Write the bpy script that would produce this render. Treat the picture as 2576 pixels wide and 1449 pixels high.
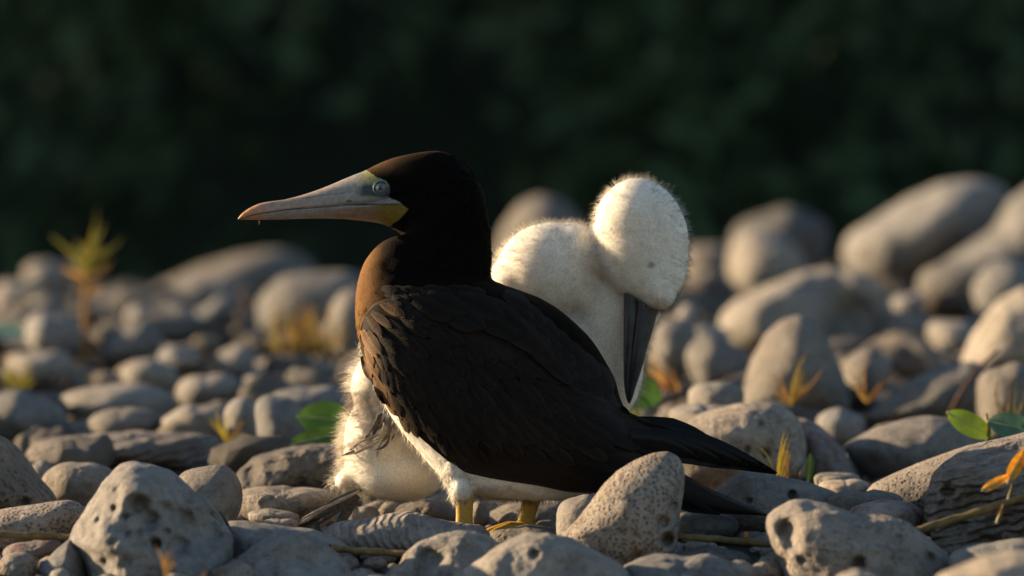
import bpy, math, random
import numpy as np
from mathutils import Vector, noise, Matrix
from mathutils.bvhtree import BVHTree

for o in list(bpy.data.objects): bpy.data.objects.remove(o)
S = bpy.context.scene
COL = S.collection
R = math.radians
random.seed(7); np.random.seed(7)

# ------------------------------------------------------------------ camera, sky, sun, exposure
CZ = 0.378                    # camera height above the stones the birds stand on
cam = bpy.data.cameras.new('camera'); camo = bpy.data.objects.new('camera', cam); COL.objects.link(camo)
camo.location = (0, 0, CZ); camo.rotation_euler = (R(90), 0, 0)
cam.sensor_width = 36; cam.lens = 8 * 36 / 1.4; cam.shift_y = -84.5 / 2576
cam.clip_start = 0.1; cam.clip_end = 400
cam.dof.use_dof = True; cam.dof.focus_distance = 7.97; cam.dof.aperture_fstop = 2.8
S.camera = camo

SUN_EL, SUN_AZ = R(15), R(-68)          # azimuth from +Y, negative = to the left
sdir = Vector((math.sin(SUN_AZ) * math.cos(SUN_EL), math.cos(SUN_AZ) * math.cos(SUN_EL), math.sin(SUN_EL)))
w = bpy.data.worlds.new('World'); S.world = w; w.use_nodes = True
nt = w.node_tree
sky = nt.nodes.new('ShaderNodeTexSky'); sky.sky_type = 'NISHITA'; sky.sun_disc = False
sky.sun_elevation = SUN_EL; sky.sun_rotation = SUN_AZ; sky.air_density = 1.0; sky.dust_density = 0.6; sky.ozone_density = 1.2
bg = nt.nodes['Background']; bg.inputs['Strength'].default_value = 0.07
nt.links.new(sky.outputs[0], bg.inputs['Color'])
sl = bpy.data.lights.new('sun', 'SUN'); sl.energy = 5.0; sl.angle = R(0.6); sl.color = (1.0, 0.74, 0.45)
so = bpy.data.objects.new('sun', sl); COL.objects.link(so); so.location = sdir * 50
so.rotation_euler = sdir.to_track_quat('Z', 'Y').to_euler()
S.view_settings.view_transform = 'Standard'; S.view_settings.look = 'None'
S.view_settings.exposure = 1.6; S.view_settings.gamma = 1.0; S.view_settings.use_curve_mapping = False

# ------------------------------------------------------------------ helpers
K = 1840.0 * 8
def at(px, py, d):            # measured place on the photograph at a chosen distance -> point in the world
    return Vector(((px - 1288) / K * d, d, CZ - (py - 640) / K * d))
def sc(d): return d / K       # metres per measured unit at that distance

GY = [(-20, -.10), (6.5, -.07), (7.5, -.035), (8, -.01), (9, .06), (10, .125), (11, .185), (12, .225), (13, .262), (14, .272), (16, .28), (22, .29), (40, .6), (300, 4)]
def G(x, y):
    for (a, za), (b, zb) in zip(GY, GY[1:]):
        if y <= b: z = za + (zb - za) * max(0, (y - a)) / (b - a); break
    z += 0.05 * max(0, min(1, (x - .2) / .8)) * max(0, min(1, (y - 9.5) / 3))
    return z

def tag(o, label=None, cat=None, group=None, kind=None):
    if label: o['label'] = label
    if cat: o['category'] = cat
    if group: o['group'] = group
    if kind: o['kind'] = kind
    return o
def mesh(name, v, f, mat=None, smooth=True):
    me = bpy.data.meshes.new(name)
    me.from_pydata([tuple(p) for p in v], [], [tuple(int(i) for i in q) for q in f])
    me.validate(); me.update()
    if smooth: me.polygons.foreach_set('use_smooth', [True] * len(me.polygons))
    if mat: me.materials.append(mat)
    return me
def ob(name, data, parent=None, loc=(0, 0, 0)):
    o = bpy.data.objects.new(name, data); COL.objects.link(o); o.location = loc
    if parent: o.parent = parent
    return o
def part(name, v, f, mat, parent, smooth=True):   # world coordinates in, stored relative to the thing's base
    b = parent
    off = Vector((0, 0, 0))
    while b: off += b.location; b = b.parent
    return ob(name, mesh(name, [Vector(p) - off for p in v], f, mat, smooth), parent)
def empty(name, loc):
    return ob(name, None, None, loc)
def setcol(me, cols):
    a = me.color_attributes.new('Col', 'FLOAT_COLOR', 'POINT')
    c = np.ones((len(me.vertices), 4), dtype=np.float32); c[:, :3] = np.array(cols, dtype=np.float32)
    a.data.foreach_set('color', c.ravel())
def inpoly(x, y, P):
    r = False; n = len(P)
    for i in range(n):
        x1, y1 = P[i]; x2, y2 = P[(i + 1) % n]
        if (y1 > y) != (y2 > y) and x < (x2 - x1) * (y - y1) / (y2 - y1) + x1: r = not r
    return r
def lerp(a, b, t): return a + (b - a) * t
def sst(a, b, x):
    t = max(0., min(1., (x - a) / (b - a))); return t * t * (3 - 2 * t)
def mix3(a, b, t): return tuple(a[i] + (b[i] - a[i]) * t for i in range(3))
def interp(pts, x):
    if x <= pts[0][0]: return pts[0][1]
    for (a, ya), (b, yb) in zip(pts, pts[1:]):
        if x <= b: return ya + (yb - ya) * (x - a) / (b - a)
    return pts[-1][1]
def catmull(P, sub):
    P = np.array(P, dtype=float); n = len(P); out = []
    for i in range(n - 1):
        p0, p1, p2, p3 = P[max(i - 1, 0)], P[i], P[i + 1], P[min(i + 2, n - 1)]
        for k in range(sub):
            t = k / sub
            out.append(.5 * ((2 * p1) + (-p0 + p2) * t + (2 * p0 - 5 * p1 + 4 * p2 - p3) * t * t + (-p0 + 3 * p1 - 3 * p2 + p3) * t ** 3))
    out.append(P[-1]); return np.array(out)

# ------------------------------------------------------------------ materials
def nodes(name):
    m = bpy.data.materials.new(name); m.use_nodes = True
    return m, m.node_tree, m.node_tree.nodes['Principled BSDF']
def nn(t, typ, **kw):
    n = t.nodes.new(typ)
    for k, v in kw.items():
        if k in n.inputs: n.inputs[k].default_value = v
        else: setattr(n, k, v)
    return n
def ramp(t, src, stops):
    r = t.nodes.new('ShaderNodeValToRGB'); e = r.color_ramp.elements
    while len(e) < len(stops): e.new(.5)
    for el, (p, c) in zip(e, stops):
        el.position = p; el.color = (*c, 1) if len(c) == 3 else c
    t.links.new(src, r.inputs[0]); return r
def mixc(t, fac, a, b, mode='MIX'):
    m = t.nodes.new('ShaderNodeMix'); m.data_type = 'RGBA'; m.blend_type = mode
    for sock, val in ((m.inputs[0], fac), (m.inputs[6], a), (m.inputs[7], b)):
        if hasattr(val, 'links'): t.links.new(val, sock)
        else: sock.default_value = val if not isinstance(val, tuple) else (*val, 1)
    return m.outputs[2]

def stone_mat(name, c1, c2, kind='plain', scale=140, depth=.0025, stain=(.16, .11, .09), patch=None):
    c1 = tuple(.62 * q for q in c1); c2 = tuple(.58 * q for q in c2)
    m, t, b = nodes(name); L = t.links.new
    tc = nn(t, 'ShaderNodeTexCoord'); oi = nn(t, 'ShaderNodeObjectInfo')
    add = nn(t, 'ShaderNodeVectorMath', operation='ADD')
    mul = nn(t, 'ShaderNodeMath', operation='MULTIPLY'); mul.inputs[1].default_value = 13.7
    L(oi.outputs['Random'], mul.inputs[0]); L(tc.outputs['Object'], add.inputs[0]); L(mul.outputs[0], add.inputs[1])
    P = add.outputs[0]
    def noi(s, det=4, rough=.6):
        n = nn(t, 'ShaderNodeTexNoise', Scale=s, Detail=det, Roughness=rough); L(P, n.inputs['Vector']); return n.outputs['Fac']
    big, mid, fine, grit = noi(16), noi(60, 5, .65), noi(260, 4, .7), noi(900, 2, .6)
    r0 = ramp(t, big, [(.32, c1), (.68, c2)])
    col = r0.outputs[0]
    r1 = ramp(t, mid, [(.33, (.62, .60, .57)), (.5, (1, 1, 1)), (.72, (1.12, 1.1, 1.06))])
    col = mixc(t, .8, col, r1.outputs[0], 'MULTIPLY')
    r2 = ramp(t, fine, [(.3, (.72, .70, .68)), (.55, (1, 1, 1))])
    col = mixc(t, .7, col, r2.outputs[0], 'MULTIPLY')
    # per-stone tone
    rr = ramp(t, oi.outputs['Random'], [(0, (.70, .72, .75)), (.35, (.95, .96, .98)), (.7, (1.05, 1.0, .95)), (1, (1.25, 1.18, 1.08))])
    col = mixc(t, 1.0, col, rr.outputs[0], 'MULTIPLY')
    st = ramp(t, noi(27, 6, .72), [(.44, (1, 1, 1)), (.58, (.80, .79, .77)), (.72, (.62, .61, .60))])
    col = mixc(t, .8, col, st.outputs[0], 'MULTIPLY')
    sp = ramp(t, noi(420, 3, .7), [(.30, (.45, .41, .38)), (.42, (1, 1, 1))])
    col = mixc(t, .7, col, sp.outputs[0], 'MULTIPLY')
    heights = [(noi(27, 6, .72), .006), (mid, .008), (fine, .0032), (grit, .0010)]
    if kind in ('cell', 'pore'):
        v = nn(t, 'ShaderNodeTexVoronoi', Scale=scale, Randomness=.8 if kind == 'cell' else .95)
        if kind == 'pore':
            nz = nn(t, 'ShaderNodeTexNoise', Scale=scale * .5, Detail=2.); L(P, nz.inputs['Vector'])
            mm = nn(t, 'ShaderNodeVectorMath', operation='MULTIPLY_ADD')
            L(nz.outputs['Color'], mm.inputs[0]); mm.inputs[1].default_value = (.5 / scale,) * 3; L(P, mm.inputs[2]); L(mm.outputs[0], v.inputs['Vector'])
        else: L(P, v.inputs['Vector'])
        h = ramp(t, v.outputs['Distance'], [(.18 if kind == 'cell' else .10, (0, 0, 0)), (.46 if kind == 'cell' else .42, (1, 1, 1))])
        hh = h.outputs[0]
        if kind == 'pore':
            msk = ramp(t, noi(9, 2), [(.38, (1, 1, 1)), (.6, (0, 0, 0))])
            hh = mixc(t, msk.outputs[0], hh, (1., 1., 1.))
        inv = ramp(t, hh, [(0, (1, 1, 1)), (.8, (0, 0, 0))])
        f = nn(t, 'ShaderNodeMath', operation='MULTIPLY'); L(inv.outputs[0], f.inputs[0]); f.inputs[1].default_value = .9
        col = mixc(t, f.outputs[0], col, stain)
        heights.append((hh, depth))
    if kind in ('ridge', 'layer'):
        wv = nn(t, 'ShaderNodeTexWave', Scale=scale, Distortion=5., Detail=3.); wv.inputs['Detail Scale'].default_value = 1.2
        wv.bands_direction = 'X' if kind == 'ridge' else 'Z'
        mp = nn(t, 'ShaderNodeMapping'); L(P, mp.inputs[0]); mp.inputs['Rotation'].default_value = (0, R(32) if kind == 'ridge' else R(14), R(20)); L(mp.outputs[0], wv.inputs['Vector'])
        heights.append((wv.outputs['Fac'], depth))
        rw = ramp(t, wv.outputs['Fac'], [(.1, (.72, .72, .74)), (.6, (1, 1, 1))])
        col = mixc(t, .5, col, rw.outputs[0], 'MULTIPLY')
    if patch:
        pm = ramp(t, noi(38, 5, .7), [(.5, (0, 0, 0)), (.62, (1, 1, 1))])
        col = mixc(t, pm.outputs[0], col, patch)
    L(col, b.inputs['Base Color'])
    nrm = None
    for hsock, d in heights:
        bp = nn(t, 'ShaderNodeBump', Distance=d, Strength=1.0); L(hsock, bp.inputs['Height'])
        if nrm: L(nrm, bp.inputs['Normal'])
        nrm = bp.outputs[0]
    L(nrm, b.inputs['Normal'])
    b.inputs['Roughness'].default_value = .9; b.inputs['Specular IOR Level'].default_value = .25
    return m
W1, W2 = (.52, .495, .46), (.41, .395, .375)
SM = {
 'plain': stone_mat('stone_plain', W1, W2),
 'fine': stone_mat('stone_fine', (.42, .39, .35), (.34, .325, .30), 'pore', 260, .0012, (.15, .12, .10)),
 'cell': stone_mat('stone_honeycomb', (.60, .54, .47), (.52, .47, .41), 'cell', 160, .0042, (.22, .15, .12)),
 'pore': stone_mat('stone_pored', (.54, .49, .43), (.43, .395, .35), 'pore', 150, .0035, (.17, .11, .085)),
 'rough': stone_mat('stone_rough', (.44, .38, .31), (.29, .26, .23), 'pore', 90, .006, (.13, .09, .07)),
 'ridge': stone_mat('stone_ridged', (.52, .49, .46), (.45, .42, .40), 'ridge', 30, .004),
 'layer': stone_mat('stone_layered', (.42, .39, .36), (.29, .27, .255), 'layer', 26, .006),
 'mottle': stone_mat('stone_mottled', (.52, .47, .43), (.40, .36, .34), 'plain', patch=(.19, .10, .09)),
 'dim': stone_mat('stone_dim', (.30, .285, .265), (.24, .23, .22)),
 'shell': stone_mat('stone_white', (1.0, .96, .88), (1.0, .96, .88)),
 'pale': stone_mat('stone_pale', (.72, .64, .54), (.6, .54, .46)),
}
SM['shell'].node_tree.nodes['Principled BSDF'].inputs['Roughness'].default_value = .35
SM['shell'].node_tree.nodes['Principled BSDF'].inputs['Specular IOR Level'].default_value = .8
def simple(name, c, rough=.8, spec=.3, sss=0, trans=0, var=.35, scale=90, sheen=0, sheent=(1, 1, 1)):
    m, t, b = nodes(name); L = t.links.new
    tc = nn(t, 'ShaderNodeTexCoord'); n = nn(t, 'ShaderNodeTexNoise', Scale=scale, Detail=4.); L(tc.outputs['Object'], n.inputs['Vector'])
    r = ramp(t, n.outputs['Fac'], [(.3, tuple(x * (1 - var) for x in c)), (.7, tuple(min(1, x * (1 + var * .6)) for x in c))])
    L(r.outputs[0], b.inputs['Base Color'])
    b.inputs['Roughness'].default_value = rough; b.inputs['Specular IOR Level'].default_value = spec
    if sheen:
        b.inputs['Sheen Weight'].default_value = sheen; b.inputs['Sheen Roughness'].default_value = .45; b.inputs['Sheen Tint'].default_value = (*sheent, 1)
    if trans:
        tr = nn(t, 'ShaderNodeBsdfTranslucent'); L(r.outputs[0], tr.inputs['Color'])
        mx = nn(t, 'ShaderNodeMixShader'); mx.inputs[0].default_value = trans
        L(b.outputs[0], mx.inputs[1]); L(tr.outputs[0], mx.inputs[2]); L(mx.outputs[0], t.nodes['Material Output'].inputs['Surface'])
    return m
def attr_mat(name, rough=.8, spec=.25, sheen=0, sheent=(1, 1, 1), trans=0, bump=0, bscale=400, nrm=False):
    m, t, b = nodes(name); L = t.links.new
    a = nn(t, 'ShaderNodeAttribute', attribute_name='Col'); tc = nn(t, 'ShaderNodeTexCoord')
    n = nn(t, 'ShaderNodeTexNoise', Scale=bscale, Detail=3.); L(tc.outputs['Object'], n.inputs['Vector'])
    r = ramp(t, n.outputs['Fac'], [(.3, (.78, .78, .78)), (.7, (1.1, 1.1, 1.1))])
    col = mixc(t, 1.0, a.outputs['Color'], r.outputs[0], 'MULTIPLY'); L(col, b.inputs['Base Color'])
    b.inputs['Roughness'].default_value = rough; b.inputs['Specular IOR Level'].default_value = spec
    if bump:
        bp = nn(t, 'ShaderNodeBump', Distance=bump); L(n.outputs['Fac'], bp.inputs['Height']); L(bp.outputs[0], b.inputs['Normal'])
    if sheen:
        b.inputs['Sheen Weight'].default_value = sheen; b.inputs['Sheen Roughness'].default_value = .4; b.inputs['Sheen Tint'].default_value = (*sheent, 1)
    if trans:
        tr = nn(t, 'ShaderNodeBsdfTranslucent'); L(col, tr.inputs['Color'])
        mx = nn(t, 'ShaderNodeMixShader'); mx.inputs[0].default_value = trans
        L(b.outputs[0], mx.inputs[1]); L(tr.outputs[0], mx.inputs[2]); L(mx.outputs[0], t.nodes['Material Output'].inputs['Surface'])
    if nrm:
        na = nn(t, 'ShaderNodeAttribute', attribute_name='Nrm'); L(na.outputs['Vector'], b.inputs['Normal'])
        if trans: L(na.outputs['Vector'], tr.inputs['Normal'])
    return m
M_plum = attr_mat('plumage', .85, .05, .03, (1, .55, .25), bump=.0008, bscale=500)
M_fuzz = attr_mat('plumage_barbs', .9, .02, .03, (1, .55, .25), trans=.12, nrm=True)
M_bill = attr_mat('bill_horn', .42, .4, bump=.0004, bscale=160)
M_down = attr_mat('chick_skin_down', .95, .05, trans=.12)
_b = M_down.node_tree.nodes['Principled BSDF']; _b.inputs['Subsurface Weight'].default_value = 1.0; _b.inputs['Subsurface Radius'].default_value = (1.0, .85, .65); _b.inputs['Subsurface Scale'].default_value = .015
M_barb = attr_mat('chick_down', .95, .05, trans=.3, nrm=True)
M_feath = simple('brown_feather', (.0125, .0088, .0066), .7, .12, var=.45, scale=220, sheen=.06, sheent=(1, .6, .3))
M_feathb = simple('sunlit_brown_feather', (.12, .066, .030), .7, .12, var=.4, scale=220, sheen=.1, sheent=(1, .6, .3))  # brown feather lightened in its colour to look sunlit
M_feathm = simple('half_lit_brown_feather', (.045, .027, .015), .7, .12, var=.4, scale=220, sheen=.1, sheent=(1, .6, .3))  # step between sunlit and dark feather, light put into the colour
M_tailf = simple('tail_feather', (.007, .0058, .0052), .6, .2, var=.4, scale=160)
M_yel = simple('yellow_leg_skin', (0.3450, 0.2025, 0.0225), .55, .35, var=.3, scale=300)
M_cbill = simple('chick_bill_horn', (.026, .028, .030), .45, .4, var=.7, scale=45)
M_cfe = simple('dark_quill', (.07, .055, .045), .6, .3, var=.6, scale=200)
M_brq = simple('brown_quill', (.16, .12, .09), .6, .3, var=.6, scale=200)
M_straw = simple('dry_straw', (0.3300, 0.1875, 0.0562), .7, .2, trans=.45)
M_yblade = simple('yellow_blade', (0.3900, 0.3000, 0.0375), .6, .25, trans=.45)
M_olive = simple('olive_blade', (0.1650, 0.1575, 0.0375), .7, .2, trans=.4)
M_green = simple('green_leaf', (0.0562, 0.1237, 0.0188), .5, .35, trans=.35, var=.3, scale=60)
M_lime = simple('lime_leaf', (0.1500, 0.2250, 0.0225), .55, .3, trans=.4, var=.3, scale=60)
M_bluel = simple('blue_green_leaf', (0.0750, 0.1500, 0.0900), .5, .35, trans=.25, var=.3, scale=60)
M_teal = simple('pale_teal_leaf', (0.2250, 0.3450, 0.2850), .5, .3, trans=.2)
M_orange = simple('orange_leaf', (.80, .32, .02), .55, .3, trans=.6, scale=150)
M_redbr = simple('withered_leaf', (.22, .07, .02), .8, .2, trans=.2)
M_stem = simple('olive_stem', (0.1425, 0.0975, 0.0338), .6, .3, var=.4, scale=130)
M_twig = simple('dark_twig', (.10, .055, .03), .8, .2)
M_rib = simple('leaf_rib', (.35, .36, .18), .6, .3)

# ------------------------------------------------------------------ ground, rubble, shrub bank
def build_ground():
    xs = sorted(set([-120, -60, -30, -12, -6, 6, 12, 30, 60, 120] + [round(-4 + .1 * i, 2) for i in range(81)]))
    ys = sorted(set([-20, 0, 3, 5] + [round(5.5 + .1 * i, 2) for i in range(130)] + [19, 20, 22, 26, 32, 40, 60, 120, 300]))
    v = []
    for y in ys:
        for x in xs:
            z = G(x, y)
            if 5 < y < 19 and abs(x) < 5: z += .016 * (noise.noise((x * 6, y * 6, 1)) + .6 * noise.noise((x * 17, y * 17, 4)))
            v.append((x, y, z - .02))
    n = len(xs)
    f = [(j * n + i, j * n + i + 1, (j + 1) * n + i + 1, (j + 1) * n + i) for j in range(len(ys) - 1) for i in range(n - 1)]
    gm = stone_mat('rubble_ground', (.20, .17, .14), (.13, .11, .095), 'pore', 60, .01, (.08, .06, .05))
    tag(ob('ground', mesh('ground', v, f, gm)), kind='structure')
build_ground()

def ico(sub):
    import bmesh
    bm = bmesh.new(); bmesh.ops.create_icosphere(bm, subdivisions=sub, radius=1)
    v = np.array([p.co[:] for p in bm.verts]); f = np.array([[q.index for q in p.verts] for p in bm.faces]); bm.free(); return v, f
ICO = {k: ico(k) for k in (2, 3, 4, 5, 6)}

def build_rubble():
    V, F = [], []; base, bf = ICO[2]; n0 = 0; rs = np.random.RandomState(3)
    for i in range(8600):
        y = 6.4 + 10.5 * rs.rand() ** 1.5; x = (rs.rand() * 2 - 1) * (.095 * y + .9)
        r = .006 + .016 * rs.rand() ** 2
        if abs(x) > .095 * y + .15: r = .012 + .035 * rs.rand()
        s = np.array([r * (1 + .6 * rs.rand()), r * (1 + .4 * rs.rand()), r * (.55 + .4 * rs.rand())])
        a = rs.rand() * 6.28; ca, sa = math.cos(a), math.sin(a)
        p = base * s * (1 + .18 * rs.randn(len(base), 1).clip(-1, 1) * .5)
        p = np.c_[p[:, 0] * ca - p[:, 1] * sa, p[:, 0] * sa + p[:, 1] * ca, p[:, 2]]
        V.append(p + np.array([x, y, G(x, y) - .012 + r * .4])); F.append(bf + n0); n0 += len(base)
    me = mesh('coral_rubble', np.concatenate(V), np.concatenate(F), SM['pore'])
    tag(ob('coral_rubble', me), 'small broken coral rubble filling the gaps between the stones', 'rubble', kind='stuff')
build_rubble()

def build_bank():
    rs = np.random.RandomState(11)
    n = 90000
    x = 7 - 24 * rs.rand(n) ** 1.15; y = 20.2 + 6 * rs.rand(n) ** 1.6
    zt = 2.6 + 1.1 * np.array([noise.noise((a * .35, b * .3, 9)) for a, b in zip(x, y)]) + (y - 20.5) * .3
    z = .25 + zt * rs.rand(n) ** .8
    # clumps: keep leaves inside a noise field, so gaps and hollows open
    keep = np.array([noise.noise((a * .9, b * .9, c * .9)) + .55 * noise.noise((a * 2.4, b * 2.4, c * 2.4)) > -.12 - .35 * (b > 23) for a, b, c in zip(x, y, z)])
    x, y, z = x[keep], y[keep], z[keep]; n = len(x)
    L = .05 + .07 * rs.rand(n); c = np.c_[x, y, z]
    d = rs.randn(n, 3); d[:, 2] -= .3; d /= np.linalg.norm(d, axis=1)[:, None]
    u = np.cross(d, rs.randn(n, 3)); u /= np.linalg.norm(u, axis=1)[:, None]
    nm = np.cross(d, u)
    Ld = d * L[:, None]; Wd = u * (L * .38)[:, None]; B = nm * (L * .12)[:, None]
    V = np.stack([c - Ld, c + Wd + B, c + Ld, c - Wd + B], 1).reshape(-1, 3)
    i = np.arange(n)[:, None] * 4
    F = np.concatenate([i + np.array([[0, 1, 2]]), i + np.array([[0, 2, 3]])])
    m = simple('shrub_leaf', (.044, .080, .034), .6, .25, trans=.12, var=.5, scale=1.2)
    me = mesh('shrub_bank', V, F, m, False)
    tag(ob('shrub_bank', me), 'dark green wall of shrubs behind the stony beach', 'shrubs', kind='stuff')
    hm = simple('earth', (.035, .045, .03), .9, .1)
    v = []; f = []
    for j, (yy, zz) in enumerate([(22.5, .2), (23.2, 1.5), (24.2, 2.5), (26.5, 3.3), (30, 3.4), (60, 3.0)]):
        for k in range(41): xx = -30 + 1.5 * k; v.append((xx, yy + .5 * noise.noise((xx * .5, j, 2)), zz + .3 * noise.noise((xx * .4, j, 7))))
    for j in range(5):
        for k in range(40): a = j * 41 + k; f.append((a, a + 1, a + 42, a + 41))
    tag(ob('hillside', mesh('hillside', v, f, hm)), kind='structure')
build_bank()

# ------------------------------------------------------------------ stones
def polar(poly, cx, cy, n=256):
    r = np.zeros(n)
    for i in range(n):
        a = 2 * math.pi * i / n; dx, dy = math.cos(a), math.sin(a); best = 1e-3
        for (x1, y1), (x2, y2) in zip(poly, poly[1:] + poly[:1]):
            ex, ey = x2 - x1, y2 - y1; den = dx * ey - dy * ex
            if abs(den) < 1e-9: continue
            t = ((x1 - cx) * ey - (y1 - cy) * ex) / den; u = ((x1 - cx) * dy - (y1 - cy) * dx) / den
            if t > 0 and -1e-6 <= u <= 1 + 1e-6: best = max(best, t)
        r[i] = best
    for _ in range(3): r = (np.roll(r, 1) + 2 * r + np.roll(r, -1)) / 4
    return r
STONES = []
def stone(label, d, kind, shape, thick=None, sub=5, rough=.065, pits=(), seed=None, cat='stone', name='stone', group=None, boxy=1.0):
    if 7 < d < 7.85: d = 7.85 - (7.85 - d) * .6
    seed = seed if seed is not None else len(STONES) * 3.17 + 1
    if len(shape) == 4 or (len(shape) == 5 and not isinstance(shape[0], tuple)):
        cx, cy, rx, ry = shape[:4]; rot = R(shape[4]) if len(shape) > 4 else 0
        th = np.linspace(0, 2 * math.pi, 256, endpoint=False)
        ex = 2.3
        q = th + rot
        rad = (np.abs(np.cos(q) / rx) ** ex + np.abs(np.sin(q) / ry) ** ex) ** (-1 / ex)
        rad = rad * (1 + .07 * np.sin(2 * th + seed) + .045 * np.sin(3 * th + seed * 2.1) + .03 * np.sin(5 * th + seed * 1.3))
    else:
        poly = list(shape); A = cx = cy = 0
        for (x1, y1), (x2, y2) in zip(poly, poly[1:] + poly[:1]):
            c = x1 * y2 - x2 * y1; A += c; cx += (x1 + x2) * c; cy += (y1 + y2) * c
        cx /= 3 * A; cy /= 3 * A
        rad = polar(poly, cx, cy)
    s = sc(d); c = at(cx, cy, d)
    R0 = rad * s; mean = float(np.mean(R0)); th_ = thick if thick else mean * .85
    v, f = ICO[sub]
    ang = np.arctan2(-v[:, 2], v[:, 0]) % (2 * math.pi)        # image y runs down
    rr = np.interp(ang, np.linspace(0, 2 * math.pi, 257), np.append(R0, R0[0]))
    cp = np.sqrt(v[:, 0] ** 2 + v[:, 2] ** 2)
    cpb = cp ** boxy
    p = np.c_[np.where(cp > 0, v[:, 0] / np.maximum(cp, 1e-6), 0) * rr * cpb, v[:, 1] * th_, np.where(cp > 0, v[:, 2] / np.maximum(cp, 1e-6), 0) * rr * cpb]
    # seat it on the ground: stretch the underside down to the rubble
    g = G(c.x, d) - .012; zmin = p[:, 2].min()
    if c.z + zmin > g:
        k = (g - c.z) / zmin; m_ = p[:, 2] < 0; p[m_, 2] *= min(k, 6)
    # relief
    nv = v
    fr = 1.0 / mean
    sv = Vector((seed, seed * .7, -seed))
    disp = np.empty(len(p))
    for i, q in enumerate(p):
        w = Vector(q) * fr + sv
        disp[i] = noise.noise(w * 1.1) * 1.0 + noise.noise(w * 2.6) * .5 + noise.noise(w * 6) * .22 + (noise.noise(w * 13) * .12 + noise.noise(w * 27) * .07 if sub > 4 else 0)
    side = np.abs(v[:, 1])
    amp = rough * mean * (.55 + 1.3 * side)
    p = p + nv * (disp * amp)[:, None]
    for (px, py, pr, dep) in pits:
        lx, lz = (px - cx) * s, -(py - cy) * s; prm = pr * s
        dd = np.sqrt((p[:, 0] - lx) ** 2 + (p[:, 2] - lz) ** 2) / prm
        wgt = np.exp(-(dd * dd) ** 1.6) * (v[:, 1] < .05)
        p[:, 1] += wgt * dep
    o = ob(name, mesh(name, p, f, SM[kind]), None, c)
    tag(o, label, cat, group)
    STONES.append((c.x, d, float(R0.max()), th_))
    return o
RK = stone
# --- foreground
RK('tall pitted grey boulder with rounded top in the left foreground', 7.55, 'plain', [(190,1321),(217,1283),(244,1253),(257,1219),(305,1173),(338,1164),(386,1165),(433,1180),(474,1212),(528,1256),(569,1307),(589,1338),(590,1385),(585,1449),(582,1560),(215,1560),(216,1449),(200,1385),(176,1361)], .12, 6, .09,
   [(362,1262,24,.04),(385,1300,22,.04),(402,1358,14,.04),(455,1368,24,.035),(505,1340,60,.045),(330,1290,8,.015),(300,1270,7,.012),(365,1330,8,.015),(430,1330,9,.015),(258,1300,8,.012),(300,1352,9,.012),(338,1333,10,.012),(240,1330,26,.012),(425,1225,16,.01),(335,1398,12,.01),(310,1225,14,.012),(520,1285,20,.012),(280,1400,9,.01),(480,1250,12,.008),(345,1205,60,-.025),(270,1345,55,-.022),(350,1410,70,-.02),(480,1420,60,-.02),(420,1285,26,.02),(460,1300,26,.02),(550,1330,40,.02)], name='boulder')
RK('dark wedge of stone leaning on the tall pitted boulder', 7.5, 'plain', [(100,1425),(142,1383),(178,1353),(205,1385),(217,1449),(212,1540),(95,1540)], .05, 5, .05)
RK('low dark stone with shaded face right of the tall pitted boulder', 7.5, 'plain', [(583,1420),(640,1375),(663,1358),(704,1334),(745,1334),(795,1354),(840,1385),(880,1425),(905,1540),(583,1540)], .08, 6, .10, [(780,1400,45,.02),(690,1390,40,.012),(745,1352,16,.008)])
RK('smooth rounded stone behind the tall pitted boulder', 7.95, 'fine', (522,1262,90,90), .08, 5, .03)
RK('pale sloping stone between the pitted boulder and the ridged coral', 7.72, 'plain', [(560,1310),(620,1309),(700,1322),(790,1330),(870,1365),(905,1440),(915,1540),(590,1540)], .07, 5, .04)
RK('honeycomb coral stone at the left edge behind an olive stem', 7.85, 'cell', [(-70,1300),(0,1281),(101,1266),(169,1258),(197,1263),(217,1284),(208,1320),(180,1350),(120,1385),(0,1400),(-80,1370)], .07, 6, .03, name='coral_stone')
RK('big brown speckled stone cut by the left edge', 8.2, 'rough', [(-140,1130),(-60,1090),(0,1097),(34,1118),(61,1158),(101,1206),(135,1239),(146,1268),(120,1310),(-40,1330),(-160,1260)], .14, 6, .06, [(78,1254,11,.02)])
RK('small porous stone in the bottom left corner', 7.5, 'pore', (42,1432,54,40), .04, 5, .06)
RK('reddish pitted stone under the honeycomb coral', 7.72, 'mottle', (85,1388,72,30,8), .05, 5, .09)
RK('tiny pale pebble at the bottom edge near the left corner', 7.25, 'pale', (150,1452,28,20), .02, 4, .03)
RK('long flat weathered slab lying across the left middle', 8.95, 'layer', [(61,1148),(80,1118),(101,1104),(203,1094),(338,1086),(491,1090),(542,1097),(572,1120),(580,1150),(545,1178),(406,1178),(304,1170),(203,1172),(80,1166)], .16, 6, .07, [(520,1130,45,.03),(420,1150,60,.02)], name='slab')
RK('little grey stone tucked under the left end of the long slab', 8.7, 'plain', (108,1180,32,20), .03, 4)
RK('round dull stone below the long slab, left of the tall pitted boulder', 8.4, 'fine', (203,1212,96,50), .08, 5, .05)
RK('rough brown boulder with crusty face left of the chick', 8.55, 'rough', [(577,1213),(596,1190),(643,1148),(711,1128),(812,1119),(900,1115),(940,1170),(905,1228),(812,1236),(680,1240),(600,1240)], .11, 6, .10, [(640,1190,22,.02),(700,1170,30,.012),(780,1190,50,.015)], name='boulder')
RK('low porous stone below the crusty brown boulder', 8.25, 'pore', (715,1258,128,34,-1), .08, 5, .09, [(690,1250,10,.01),(668,1262,8,.01)])
RK('flat pored chip of coral by the chick tail tip', 8.15, 'pore', (684,1297,70,16,-3), .05, 5, .06)
RK('small holed coral chip just left of the chick tail tip', 8.1, 'pore', (704,1317,44,13), .03, 4, .06)
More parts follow.
